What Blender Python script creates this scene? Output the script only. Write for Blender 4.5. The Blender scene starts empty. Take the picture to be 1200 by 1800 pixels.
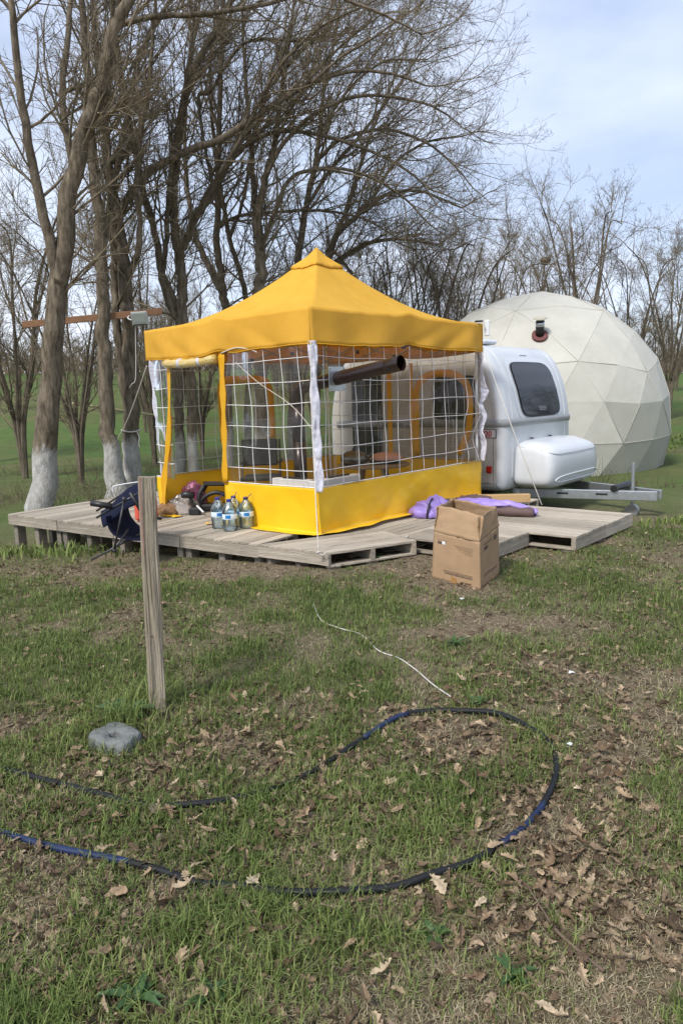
import bpy, math, random
import numpy as np
from mathutils import Vector, Matrix
random.seed(7); RNG = np.random.default_rng(11)
S = bpy.context.scene; COL = S.collection
R = math.radians
# ------------------------------------------------------------------ camera, world, sun
PITCH, ROLL, EYE, FPX = R(9.125), R(2.056), 1.513, 1250.0
cd = bpy.data.cameras.new('camera'); cam = bpy.data.objects.new('camera', cd); COL.objects.link(cam)
cd.sensor_fit = 'VERTICAL'; cd.sensor_height = 36; cd.lens = 36 * FPX / 1800
cd.clip_start = .05; cd.clip_end = 2000
cam.matrix_world = Matrix.Translation((0, 0, EYE)) @ Matrix.Rotation(R(90) - PITCH, 4, 'X') @ Matrix.Rotation(-ROLL, 4, 'Z')
S.camera = cam
SUN_EL, SUN_AZ = 48, -145          # elevation; azimuth the light comes from (0 = +Y, clockwise), behind left of the camera
wd = bpy.data.worlds.new('World'); S.world = wd; wd.use_nodes = True
nt = wd.node_tree; nt.nodes.clear()
def N(t, kind, **kw):
    n = t.nodes.new(kind)
    for k, v in kw.items():
        if hasattr(n, k): setattr(n, k, v)
        else: n.inputs[k.replace('_', ' ')].default_value = v
    return n
out = N(nt, 'ShaderNodeOutputWorld'); bg = N(nt, 'ShaderNodeBackground'); bg.inputs[1].default_value = .1
sky = N(nt, 'ShaderNodeTexSky'); sky.sky_type = 'NISHITA'; sky.sun_disc = False
sky.sun_elevation = R(SUN_EL); sky.sun_rotation = R(SUN_AZ); sky.air_density = 1.0; sky.dust_density = 1.5
tc = N(nt, 'ShaderNodeTexCoord'); mp = N(nt, 'ShaderNodeMapping'); mp.inputs['Scale'].default_value = (1.2, 1.2, 3.2)
mp.inputs['Location'].default_value = (.4, .2, .35)
nz = N(nt, 'ShaderNodeTexNoise'); nz.inputs['Scale'].default_value = 2.3; nz.inputs['Detail'].default_value = 7; nz.inputs['Roughness'].default_value = .55
rp = N(nt, 'ShaderNodeValToRGB'); rp.color_ramp.elements[0].position = .36; rp.color_ramp.elements[1].position = .66
rp.color_ramp.elements[0].color = (.5, .5, .5, 1); rp.color_ramp.elements[1].color = (.93, .93, .93, 1)
nz2 = N(nt, 'ShaderNodeTexNoise'); nz2.inputs['Scale'].default_value = 1.3; nz2.inputs['Detail'].default_value = 4
cl = N(nt, 'ShaderNodeValToRGB'); e = cl.color_ramp.elements
e[0].position = .35; e[0].color = (4.6, 5.35, 7.2, 1); e[1].position = .65; e[1].color = (7.0, 7.5, 8.5, 1)
mx = N(nt, 'ShaderNodeMix'); mx.data_type = 'RGBA'
L_ = nt.links.new
L_(tc.outputs['Generated'], mp.inputs[0]); L_(mp.outputs[0], nz.inputs['Vector']); L_(mp.outputs[0], nz2.inputs['Vector'])
L_(nz.outputs[0], rp.inputs[0]); L_(nz2.outputs[0], cl.inputs[0])
L_(rp.outputs[0], mx.inputs[0]); L_(sky.outputs[0], mx.inputs[6]); L_(cl.outputs[0], mx.inputs[7])
L_(mx.outputs[2], bg.inputs[0]); L_(bg.outputs[0], out.inputs[0])
sd = bpy.data.lights.new('sun', 'SUN'); so = bpy.data.objects.new('sun', sd); COL.objects.link(so)
sd.energy = 2.3; sd.angle = R(11); sd.color = (1, .95, .88)
az, el = R(SUN_AZ), R(SUN_EL)
dvec = Vector((math.sin(az) * math.cos(el), math.cos(az) * math.cos(el), math.sin(el)))
so.rotation_euler = dvec.to_track_quat('Z', 'Y').to_euler()
S.view_settings.view_transform = 'Standard'; S.view_settings.look = 'None'; S.view_settings.gamma = 1
S.view_settings.use_curve_mapping = False; S.view_settings.exposure = .70
S.render.engine = 'CYCLES'; S.cycles.transparent_max_bounces = 32; S.cycles.max_bounces = 8

# ------------------------------------------------------------------ helpers
def at(px, py, Y):                                  # a photograph pixel at depth Y as a point of the place
    a, b = px - 600, 900 - py
    u = (a * math.cos(ROLL) + b * math.sin(ROLL)) / FPX; v = (-a * math.sin(ROLL) + b * math.cos(ROLL)) / FPX
    r = Vector((u, math.cos(PITCH) + v * math.sin(PITCH), -math.sin(PITCH) + v * math.cos(PITCH)))
    return Vector((0, 0, EYE)) + r * (Y / r.y)
def hashn(i, j, s):
    h = np.sin(i * 127.1 + j * 311.7 + s * 74.7) * 43758.5453
    return h - np.floor(h)
def vn(x, y, s=0):
    x = np.asarray(x, float); y = np.asarray(y, float)
    i, j = np.floor(x), np.floor(y); f, g = x - i, y - j; f = f * f * (3 - 2 * f); g = g * g * (3 - 2 * g)
    return (hashn(i, j, s) * (1 - f) + hashn(i + 1, j, s) * f) * (1 - g) + (hashn(i, j + 1, s) * (1 - f) + hashn(i + 1, j + 1, s) * f) * g
def fbm(x, y, s=0, o=4):
    t = 0; a = .5
    for k in range(o): t = t + a * vn(x * 2 ** k, y * 2 ** k, s + k * 7); a *= .5
    return t / (1 - .5 ** o)
def ss(a, b, x):
    t = np.clip((x - a) / (b - a), 0, 1); return t * t * (3 - 2 * t)
def gz(x, y):
    x = np.asarray(x, float); y = np.asarray(y, float)
    z = -.10 * ss(.2, -2.2, x) * ss(5.2, 7.2, y) - .22 * ss(7.4, 9.5, y)
    z = z + .018 * (fbm(x * 1.7, y * 1.7, 3) - .5) * 2 + .012 * (fbm(x * 7, y * 7, 9, 3) - .5) * 2
    bank = ss(20, 75, y) * (5.6 - 2.2 * ss(-30, 40, x)) + 2.5 * (fbm(x * .04, y * .04, 5) - .5) * ss(25, 60, y)
    return z + bank
def G(x, y): return float(gz(x, y))
def tag(o, label=None, cat=None, group=None, kind=None):
    if label: o['label'] = label
    if cat: o['category'] = cat
    if group: o['group'] = group
    if kind: o['kind'] = kind
    return o
def thing(name, loc, label, cat, group=None, rz=0):
    o = bpy.data.objects.new(name, None); COL.objects.link(o); o.location = loc; o.rotation_euler = (0, 0, rz)
    o.empty_display_size = .1
    return tag(o, label, cat, group)
def link(name, me, parent=None, mats=None):
    o = bpy.data.objects.new(name, me); COL.objects.link(o)
    if mats is not None and not me.materials:
        for m in (mats if isinstance(mats, (list, tuple)) else [mats]): me.materials.append(m)
    if parent: o.parent = parent
    return o
def np_mesh(name, V, F, smooth=True, attrs=None):
    me = bpy.data.meshes.new(name); V = np.asarray(V, np.float32); F = np.asarray(F, np.int32)
    me.vertices.add(len(V)); me.vertices.foreach_set('co', V.ravel())
    k = F.shape[1]; me.loops.add(F.size); me.loops.foreach_set('vertex_index', F.ravel())
    me.polygons.add(len(F)); me.polygons.foreach_set('loop_start', np.arange(len(F), dtype=np.int32) * k)
    me.polygons.foreach_set('use_smooth', np.full(len(F), smooth))
    for an, av in (attrs or {}).items():
        a = me.attributes.new(an, 'FLOAT', 'POINT'); a.data.foreach_set('value', np.asarray(av, np.float32))
    me.update(calc_edges=True)
    return me
class MB:
    def __init__(s): s.v = []; s.f = []; s.m = []; s.mi = 0
    def add(s, vs, fs):
        n = len(s.v); s.v += [tuple(v) for v in vs]; s.f += [tuple(i + n for i in f) for f in fs]; s.m += [s.mi] * len(fs); return s
    def box(s, c, size, M=None, bev=0):
        x, y, z = [a / 2 for a in size]
        if bev:
            b = min(bev, x, y, z) ; vs = []
            for sx in (-1, 1):
                for sy in (-1, 1):
                    for sz in (-1, 1):
                        vs += [(sx * x, sy * (y - b), sz * (z - b)), (sx * (x - b), sy * y, sz * (z - b)), (sx * (x - b), sy * (y - b), sz * z)]
            import bmesh
            bm = bmesh.new(); bv = [bm.verts.new(v) for v in vs]; bmesh.ops.convex_hull(bm, input=bv)
            bm.verts.index_update(); fs = [[v.index for v in f.verts] for f in bm.faces]; vs = [tuple(v.co) for v in bm.verts]; bm.free()
        else:
            vs = [(sx * x, sy * y, sz * z) for sx in (-1, 1) for sy in (-1, 1) for sz in (-1, 1)]
            fs = [(0, 1, 3, 2), (4, 6, 7, 5), (0, 4, 5, 1), (2, 3, 7, 6), (0, 2, 6, 4), (1, 5, 7, 3)]
        c = Vector(c); M = M or Matrix.Identity(3)
        return s.add([M @ Vector(v) + c for v in vs], fs)
    def tube(s, pts, r, n=8, cap=True):
        P = [Vector(p) for p in pts]; K = len(P); rs = r if isinstance(r, (list, tuple)) else [r] * K
        u = None; vs = []
        for i in range(K):
            t = (P[min(i + 1, K - 1)] - P[max(i - 1, 0)])
            t = t.normalized() if t.length > 1e-9 else Vector((0, 0, 1))
            if u is None:
                u = t.cross(Vector((0, 0, 1)) if abs(t.z) < .9 else Vector((1, 0, 0))).normalized()
            u = (u - t * u.dot(t)).normalized(); w = t.cross(u)
            vs += [P[i] + (u * math.cos(2 * math.pi * k / n) + w * math.sin(2 * math.pi * k / n)) * rs[i] for k in range(n)]
        fs = [(i * n + k, i * n + (k + 1) % n, (i + 1) * n + (k + 1) % n, (i + 1) * n + k) for i in range(K - 1) for k in range(n)]
        if cap: fs += [tuple(range(n))[::-1], tuple((K - 1) * n + k for k in range(n))]
        return s.add(vs, fs)
    def lathe(s, prof, c=(0, 0, 0), n=20, M=None):
        c = Vector(c); M = M or Matrix.Identity(3); vs = [M @ Vector((r * math.cos(2 * math.pi * k / n), r * math.sin(2 * math.pi * k / n), z)) + c for r, z in prof for k in range(n)]
        fs = [(i * n + k, i * n + (k + 1) % n, (i + 1) * n + (k + 1) % n, (i + 1) * n + k) for i in range(len(prof) - 1) for k in range(n)]
        return s.add(vs, fs)
    def grid(s, fn, nu, nv):
        vs = [fn(i / nu, j / nv) for j in range(nv + 1) for i in range(nu + 1)]
        return s.add(vs, [(j * (nu + 1) + i, j * (nu + 1) + i + 1, (j + 1) * (nu + 1) + i + 1, (j + 1) * (nu + 1) + i) for j in range(nv) for i in range(nu)])
    def build(s, name, mats, parent=None, smooth=False, origin=None, solid=0):
        o0 = Vector((0, 0, 0))
        p = parent
        while p: o0 = o0 + p.location; p = p.parent
        if origin is not None: o0 = Vector(origin)
        me = bpy.data.meshes.new(name); me.from_pydata([tuple(Vector(v) - o0) for v in s.v], [], s.f)
        me.polygons.foreach_set('material_index', s.m); me.polygons.foreach_set('use_smooth', [smooth] * len(s.f)); me.update()
        o = link(name, me, parent, mats)
        if origin is not None: o.location = o0
        if solid:
            md = o.modifiers.new('t', 'SOLIDIFY'); md.thickness = solid; md.offset = 0
        return o
def smoothpts(P, n=6):
    P = [Vector(p) for p in P]; out = []
    for i in range(len(P) - 1):
        a, b, c, d = P[max(i - 1, 0)], P[i], P[i + 1], P[min(i + 2, len(P) - 1)]
        for k in range(n):
            t = k / n
            out.append(.5 * ((2 * b) + (c - a) * t + (2 * a - 5 * b + 4 * c - d) * t * t + (3 * b - a - 3 * c + d) * t ** 3))
    out.append(P[-1]); return out
# ------------------------------------------------------------------ materials
def mat(name, c1, c2=None, scale=8, rough=.7, bump=.0, bscale=None, metal=0, stretch=(1, 1, 1), spec=.5, rand=0, detail=6, trans=0, dirt=0, dirtcol=(.08, .07, .055), coat=0, coord='Object'):
    m = bpy.data.materials.new(name); m.use_nodes = True; t = m.node_tree; b = t.nodes['Principled BSDF']; lk = t.links.new
    b.inputs['Roughness'].default_value = rough; b.inputs['Metallic'].default_value = metal; b.inputs['Specular IOR Level'].default_value = spec
    if coat: b.inputs['Coat Weight'].default_value = coat; b.inputs['Coat Roughness'].default_value = .12
    tcn = N(t, 'ShaderNodeTexCoord'); mpn = N(t, 'ShaderNodeMapping'); mpn.inputs['Scale'].default_value = stretch
    lk(tcn.outputs[coord], mpn.inputs[0])
    n = N(t, 'ShaderNodeTexNoise'); n.inputs['Scale'].default_value = scale; n.inputs['Detail'].default_value = detail; n.inputs['Roughness'].default_value = .6
    lk(mpn.outputs[0], n.inputs['Vector'])
    r = N(t, 'ShaderNodeValToRGB'); c2 = c2 or c1; r.color_ramp.elements[0].position = .3; r.color_ramp.elements[1].position = .7
    r.color_ramp.elements[0].color = (*c1, 1); r.color_ramp.elements[1].color = (*c2, 1); lk(n.outputs[0], r.inputs[0])
    colout = r.outputs[0]
    if dirt:
        n3 = N(t, 'ShaderNodeTexNoise'); n3.inputs['Scale'].default_value = scale * .35; n3.inputs['Detail'].default_value = 8; n3.inputs['Roughness'].default_value = .75
        lk(tcn.outputs[coord], n3.inputs['Vector'])
        r3 = N(t, 'ShaderNodeValToRGB'); r3.color_ramp.elements[0].position = .5; r3.color_ramp.elements[0].color = (0, 0, 0, 1); r3.color_ramp.elements[1].position = .72; r3.color_ramp.elements[1].color = (dirt,) * 3 + (1,)
        lk(n3.outputs[0], r3.inputs[0]); mm = N(t, 'ShaderNodeMix'); mm.data_type = 'RGBA'; lk(r3.outputs[0], mm.inputs[0]); lk(colout, mm.inputs[6]); mm.inputs[7].default_value = (*dirtcol, 1); colout = mm.outputs[2]
    if rand:
        oi = N(t, 'ShaderNodeObjectInfo'); hs = N(t, 'ShaderNodeHueSaturation'); ma = N(t, 'ShaderNodeMapRange')
        ma.inputs['To Min'].default_value = 1 - rand; ma.inputs['To Max'].default_value = 1 + rand
        lk(oi.outputs['Random'], ma.inputs[0]); lk(ma.outputs[0], hs.inputs['Value']); lk(colout, hs.inputs['Color']); colout = hs.outputs[0]
    lk(colout, b.inputs['Base Color'])
    if bump:
        n2 = N(t, 'ShaderNodeTexNoise'); n2.inputs['Scale'].default_value = bscale or scale * 3; n2.inputs['Detail'].default_value = 5; lk(mpn.outputs[0], n2.inputs['Vector'])
        bp = N(t, 'ShaderNodeBump'); bp.inputs['Strength'].default_value = bump; bp.inputs['Distance'].default_value = .02; lk(n2.outputs[0], bp.inputs['Height']); lk(bp.outputs[0], b.inputs['Normal'])
    if trans:
        tr = N(t, 'ShaderNodeBsdfTranslucent'); lk(colout, tr.inputs[0]); mxs = N(t, 'ShaderNodeMixShader'); mxs.inputs[0].default_value = trans
        o = [x for x in t.nodes if x.type == 'OUTPUT_MATERIAL'][0]; lk(b.outputs[0], mxs.inputs[1]); lk(tr.outputs[0], mxs.inputs[2]); lk(mxs.outputs[0], o.inputs[0])
    return m
def film(name, tint, haze, hazecol, rough, bump, bscale, ior=1.45):
    m = bpy.data.materials.new(name); m.use_nodes = True; t = m.node_tree; t.nodes.clear(); lk = t.links.new
    o = N(t, 'ShaderNodeOutputMaterial'); tr = N(t, 'ShaderNodeBsdfTransparent'); tr.inputs[0].default_value = (*tint, 1)
    gl = N(t, 'ShaderNodeBsdfGlossy'); gl.inputs['Roughness'].default_value = rough; gl.inputs[0].default_value = (1, 1, 1, 1)
    df = N(t, 'ShaderNodeBsdfDiffuse'); df.inputs[0].default_value = (*hazecol, 1); fr = N(t, 'ShaderNodeFresnel'); fr.inputs[0].default_value = ior
    tcn = N(t, 'ShaderNodeTexCoord'); n = N(t, 'ShaderNodeTexNoise'); n.inputs['Scale'].default_value = bscale; n.inputs['Detail'].default_value = 4; n.inputs['Distortion'].default_value = .8
    mpn = N(t, 'ShaderNodeMapping'); mpn.inputs['Scale'].default_value = (1, 1, .55); lk(tcn.outputs['Object'], mpn.inputs[0]); lk(mpn.outputs[0], n.inputs['Vector'])
    bp = N(t, 'ShaderNodeBump'); bp.inputs['Strength'].default_value = bump; bp.inputs['Distance'].default_value = .03; lk(n.outputs[0], bp.inputs['Height'])
    lk(bp.outputs[0], gl.inputs['Normal']); lk(bp.outputs[0], fr.inputs['Normal'])
    nh = N(t, 'ShaderNodeTexNoise'); nh.inputs['Scale'].default_value = 3.1; nh.inputs['Detail'].default_value = 8; lk(tcn.outputs['Object'], nh.inputs['Vector'])
    mr = N(t, 'ShaderNodeMapRange'); mr.inputs['From Min'].default_value = .42; mr.inputs['From Max'].default_value = .75; mr.inputs['To Min'].default_value = haze * .1; mr.inputs['To Max'].default_value = haze * 1.7
    lk(nh.outputs[0], mr.inputs[0])
    m2 = N(t, 'ShaderNodeMapping'); m2.inputs['Rotation'].default_value = (.5, .7, .3); m2.inputs['Scale'].default_value = (9, 9, .8); lk(tcn.outputs['Object'], m2.inputs[0])
    ns = N(t, 'ShaderNodeTexNoise'); ns.inputs['Scale'].default_value = 1.2; ns.inputs['Detail'].default_value = 5; ns.inputs['Distortion'].default_value = .5; lk(m2.outputs[0], ns.inputs['Vector'])
    ms = N(t, 'ShaderNodeMapRange'); ms.inputs['From Min'].default_value = .60; ms.inputs['From Max'].default_value = .78; ms.inputs['To Min'].default_value = 0; ms.inputs['To Max'].default_value = haze * 12; lk(ns.outputs[0], ms.inputs[0])  # streaks of glare laid into the film as diffuse colour
    ad = N(t, 'ShaderNodeMath', operation='ADD'); lk(mr.outputs[0], ad.inputs[0]); lk(ms.outputs[0], ad.inputs[1])
    a = N(t, 'ShaderNodeMixShader'); lk(ad.outputs[0], a.inputs[0]); lk(tr.outputs[0], a.inputs[1]); lk(df.outputs[0], a.inputs[2])
    b = N(t, 'ShaderNodeMixShader'); lk(fr.outputs[0], b.inputs[0]); lk(a.outputs[0], b.inputs[1]); lk(gl.outputs[0], b.inputs[2]); lk(b.outputs[0], o.inputs[0])
    return m
M_roof = mat('yellow canvas', (.76, .43, .050), (.83, .485, .065), 3, .75, .12, 60, trans=.30, spec=.25, dirt=.22, dirtcol=(.42, .22, .03))
M_skirt = mat('yellow vinyl', (.77, .45, .010), (.83, .50, .014), 3, .30, .5, 3.5, spec=.5, dirt=.25, dirtcol=(.5, .3, .05))
M_strap = mat('yellow webbing', (.82, .47, .018), (.76, .42, .014), 12, .5, .2, 40, trans=.3)
M_pvc = film('clear pvc', (.90, .875, .84), .028, (.5, .48, .45), .06, .30, 2.0, ior=1.22)
M_pvc2 = film('clear pvc back', (.88, .86, .82), .03, (.45, .43, .4), .12, .3, 2.6, ior=1.2)
M_cord = mat('white cord', (.72, .71, .70), (.60, .59, .58), 40, .6)
M_whitefab = mat('white fabric', (.62, .62, .72), (.74, .74, .80), 14, .6, .5, 30, trans=.2)
M_white = mat('white plastic', (.72, .74, .76), (.68, .70, .72), 5, .45)
M_pipe = mat('brown enamel', (.020, .009, .007), (.015, .007, .006), 10, .34, .05, 30, coat=.15)
M_black = mat('black plastic', (.012, .012, .013), (.02, .02, .021), 12, .45)
M_galv = mat('galvanised steel', (.55, .58, .60), (.42, .45, .47), 14, .35, .05, 20, metal=.8)
M_alu = mat('grey metal', (.38, .40, .41), (.30, .32, .33), 9, .42, .04, 20, metal=.65)
M_wood = mat('weathered wood', (.30, .26, .205), (.46, .41, .335), 5, .85, .6, 22, stretch=(.5, 7, 7), rand=.24, detail=10, spec=.2, dirt=.55, dirtcol=(.15, .13, .105))
M_wood2 = mat('shade dark wood', (.17, .15, .125), (.26, .23, .19), 5, .9, .5, 20, stretch=(.5, 7, 7), rand=.2, spec=.15)  # pallet feet, darkened in colour for the shade under the deck
M_post = mat('split post wood', (.20, .165, .115), (.40, .35, .27), 6, .85, .9, 16, stretch=(6, 6, .35), detail=11, spec=.2, dirt=.5, dirtcol=(.12, .09, .06))
M_beam = mat('brown timber', (.20, .10, .05), (.28, .15, .075), 6, .8, .3, 20, stretch=(.6, 5, 5))
M_card = mat('cardboard', (.33, .22, .125), (.375, .255, .155), 4, .85, .12, 50, spec=.15, dirt=.35, dirtcol=(.22, .14, .085))
M_ink = mat('box print', (.09, .055, .04), None, 5, .8)
M_bark = mat('bark', (.07, .058, .042), (.20, .165, .125), 9, .95, 1.0, 26, stretch=(1, 1, .3), detail=10, spec=.1)
M_cara = mat('caravan white', (.54, .565, .59), (.60, .62, .64), 2.5, .30, .03, 30, coat=.2, dirt=.35, dirtcol=(.42, .41, .38))
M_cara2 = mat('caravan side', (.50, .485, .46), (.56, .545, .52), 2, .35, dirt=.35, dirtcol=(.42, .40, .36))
M_glass = mat('dark window', (.012, .014, .018), None, 2, .05, spec=.45)
M_redl = mat('red lens', (.5, .02, .015), (.4, .015, .01), 20, .25)
M_dome = mat('cream dome canvas', (.48, .47, .415), (.55, .54, .48), 1.6, .8, .35, 6, spec=.2, dirt=.45, dirtcol=(.38, .36, .30), trans=.05)
M_domeg = mat('shaded dome canvas', (.33, .33, .28), (.38, .375, .32), 2, .8, .1, 30)  # greyer colour paints in the shading of the lower right facets
M_seam = mat('dome seam', (.44, .43, .37), None, 3, .8)
M_navy = mat('navy fabric', (.007, .009, .022), (.010, .014, .036), 16, .95, .3, 60, spec=.15)
M_frame = mat('dark tube', (.05, .05, .055), (.035, .035, .04), 20, .35, metal=.4)
M_red = mat('orange red bag', (.58, .09, .05), (.50, .075, .045), 12, .6)
M_purple = mat('lilac nylon', (.29, .20, .56), (.38, .28, .68), 6, .45, .5, 14, trans=.1)
M_brown = mat('brown fabric', (.085, .052, .05), (.12, .075, .07), 7, .7, .5, 14)
M_hose = mat('black hose', (.008, .009, .011), (.015, .016, .019), 8, .6, .05, 20, spec=.25)
M_hoseb = mat('blue hose', (.010, .017, .048), (.012, .026, .085), 8, .45, .05, 20, spec=.35)
M_pink = film('pink plastic bag', (.85, .45, .62), .75, (.62, .22, .42), .2, 1.0, 14)
M_bag = film('pale plastic bag', (.82, .80, .78), .55, (.68, .63, .58), .18, 1.0, 16)
M_dry = mat('dry leaves in bag', (.26, .15, .07), (.16, .09, .045), 30, .9, .9, 40)
M_bottle = film('bottle plastic', (.93, .97, .98), .12, (.75, .82, .84), .06, .4, 20, ior=1.5)
M_water = film('bottle water', (.86, .94, .98), .22, (.68, .80, .88), .03, .1, 8, ior=1.35)
M_cap = mat('blue cap', (.02, .03, .22), None, 5, .4)
M_capp = mat('dark purple cap', (.05, .02, .10), None, 5, .4)
M_labw = mat('white label', (.55, .70, .80), (.68, .76, .82), 14, .5)
M_labb = mat('blue label', (.01, .13, .42), (.02, .20, .52), 14, .45)
M_stone = mat('grey stone', (.12, .13, .125), (.20, .21, .20), 14, .9, .8, 40, spec=.2, dirt=.4, dirtcol=(.11, .12, .10))
M_copper = mat('pinkish cover', (.50, .25, .17), (.58, .32, .23), 9, .5)
M_pan = mat('steel kettle', (.10, .10, .085), (.16, .155, .13), 6, .22, metal=.7)
M_tblw = mat('table wood', (.30, .22, .13), (.24, .17, .10), 7, .6, .2, 20)
M_rope = mat('white rope', (.66, .63, .58), (.5, .47, .42), 60, .8, .6, 90)
M_green = mat('rooted leaf', (.035, .085, .020), (.065, .13, .038), 14, .5, .3, 30, trans=.25)
M_cardtan = mat('tan board', (.42, .27, .12), (.48, .32, .15), 7, .7)
M_stick = mat('fallen stick', (.10, .065, .045), (.16, .11, .08), 20, .9, .5, 40)

# ------------------------------------------------------------------ ground
def patch(x, y, cx, cy, rx, ry): return np.exp(-(((x - cx) / rx) ** 2 + ((y - cy) / ry) ** 2))
def greenness(x, y):
    n = fbm(x * 1.25 + 3, y * 1.25, 21, 4); n2 = fbm(x * 5, y * 5, 33, 3)
    g = .475 + (n - .5) * 1.9 + (n2 - .5) * 1.3
    g = g + .55 * patch(x, y, -1.15, 3.4, .35, .5) + .35 * patch(x, y, -1.9, 5.2, .8, .9) + .30 * patch(x, y, -.35, 4.1, .6, .7) + .35 * patch(x, y, -.3, 1.75, .45, .35)
    g = g + .35 * patch(x, y, 2.4, 5.6, .9, .7) + .25 * patch(x, y, .35, 6.1, .35, .2) + .2 * patch(x, y, .3, 2.5, .3, .3)
    g = g - .6 * patch(x, y, -1.5, 6.6, 1.5, .55) - .5 * patch(x, y, .8, 4.4, .5, .3) - .35 * patch(x, y, .3, 2.9, .45, .35) - .45 * patch(x, y, -.85, 1.75, .22, .18) - .35 * patch(x, y, 1.1, 3.6, .4, .5) - .25 * patch(x, y, .7, 1.8, .4, .4)
    return np.clip(g, 0, 1)
def leafiness(x, y):
    n = fbm(x * 1.6 + 9, y * 1.6, 51, 4)
    g = .40 + (n - .5) * 1.7 - .25 * patch(x, y, .9, 1.7, .7, .6) + .7 * patch(x, y, -.6, 2.75, .5, .35) + .75 * patch(x, y, .95, 3.55, .35, .3) + .7 * patch(x, y, .6, 2.9, .25, .35) + .55 * patch(x, y, -1.5, 6.7, 1.4, .5) + .4 * patch(x, y, -1.7, 4.4, .35, .3) + .35 * patch(x, y, .8, 2.1, .35, .3)
    g = g - .35 * patch(x, y, -.3, 4.1, .9, .7)
    return np.clip(g, 0, 1)
def axis(lo, hi, near0, near1, step, grow=1.12):
    a = list(np.arange(near0, near1, step)); s = step
    while a[-1] < hi: s *= grow; a.append(a[-1] + s)
    s = step; b = []
    c = near0
    while c > lo: s *= grow; c -= s; b.append(c)
    return np.array(b[::-1] + a)
gx = axis(-500, 500, -3.4, 3.4, .045); gy = axis(-60, 700, .9, 7.6, .045)
XX, YY = np.meshgrid(gx, gy); ZZ = gz(XX, YY) + np.where((YY < 8), .010 * (fbm(XX * 22, YY * 22, 77, 2) - .5), 0)
nx, ny = len(gx), len(gy); ids = np.arange(nx * ny).reshape(ny, nx)
Fq = np.stack([ids[:-1, :-1], ids[:-1, 1:], ids[1:, 1:], ids[1:, :-1]], -1).reshape(-1, 4)
gr = greenness(XX, YY); far = ss(8.5, 13, YY)
m = bpy.data.materials.new('soil'); m.use_nodes = True; t = m.node_tree; b = t.nodes['Principled BSDF']; lk = t.links.new
b.inputs['Roughness'].default_value = .95; b.inputs['Specular IOR Level'].default_value = .1
tcn = N(t, 'ShaderNodeTexCoord')
def noise(sc, det=8, ro=.65):
    n = N(t, 'ShaderNodeTexNoise'); n.inputs['Scale'].default_value = sc; n.inputs['Detail'].default_value = det; n.inputs['Roughness'].default_value = ro; lk(tcn.outputs['Object'], n.inputs['Vector']); return n
def ramp(src, *st):
    r = N(t, 'ShaderNodeValToRGB'); el = r.color_ramp.elements
    while len(el) < len(st): el.new(.5)
    for q, (p, c) in zip(el, st): q.position = p; q.color = (*c, 1)
    lk(src, r.inputs[0]); return r.outputs[0]
def mixc(f, a, c):
    q = N(t, 'ShaderNodeMix'); q.data_type = 'RGBA'; lk(f, q.inputs[0]); lk(a, q.inputs[6]); lk(c, q.inputs[7]); return q.outputs[2]
soil = ramp(noise(26).outputs[0], (.28, (.07, .052, .036)), (.5, (.17, .132, .09)), (.72, (.30, .245, .17)))
gcol = ramp(noise(40).outputs[0], (.3, (.035, .055, .015)), (.55, (.075, .105, .030)), (.75, (.15, .15, .065)))
farg = mixc(ramp(noise(.16, 5).outputs[0], (.45, (0, 0, 0)), (.62, (1, 1, 1))), ramp(noise(2.2).outputs[0], (.3, (.055, .095, .026)), (.7, (.10, .15, .044))), ramp(noise(1.6).outputs[0], (.3, (.085, .085, .04)), (.7, (.13, .14, .055))))
ag = N(t, 'ShaderNodeAttribute'); ag.attribute_name = 'green'; af = N(t, 'ShaderNodeAttribute'); af.attribute_name = 'meadow'
lk(mixc(af.outputs['Fac'], mixc(ag.outputs['Fac'], soil, gcol), farg), b.inputs['Base Color'])
bp = N(t, 'ShaderNodeBump'); bp.inputs['Strength'].default_value = .9; bp.inputs['Distance'].default_value = .02; lk(noise(60).outputs[0], bp.inputs['Height']); lk(bp.outputs[0], b.inputs['Normal'])
tag(link('ground', np_mesh('ground', np.stack([XX, YY, ZZ], -1).reshape(-1, 3), Fq, True, {'green': np.clip(gr * .75, 0, 1).ravel(), 'meadow': far.ravel()}), None, m), kind='structure')

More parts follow.
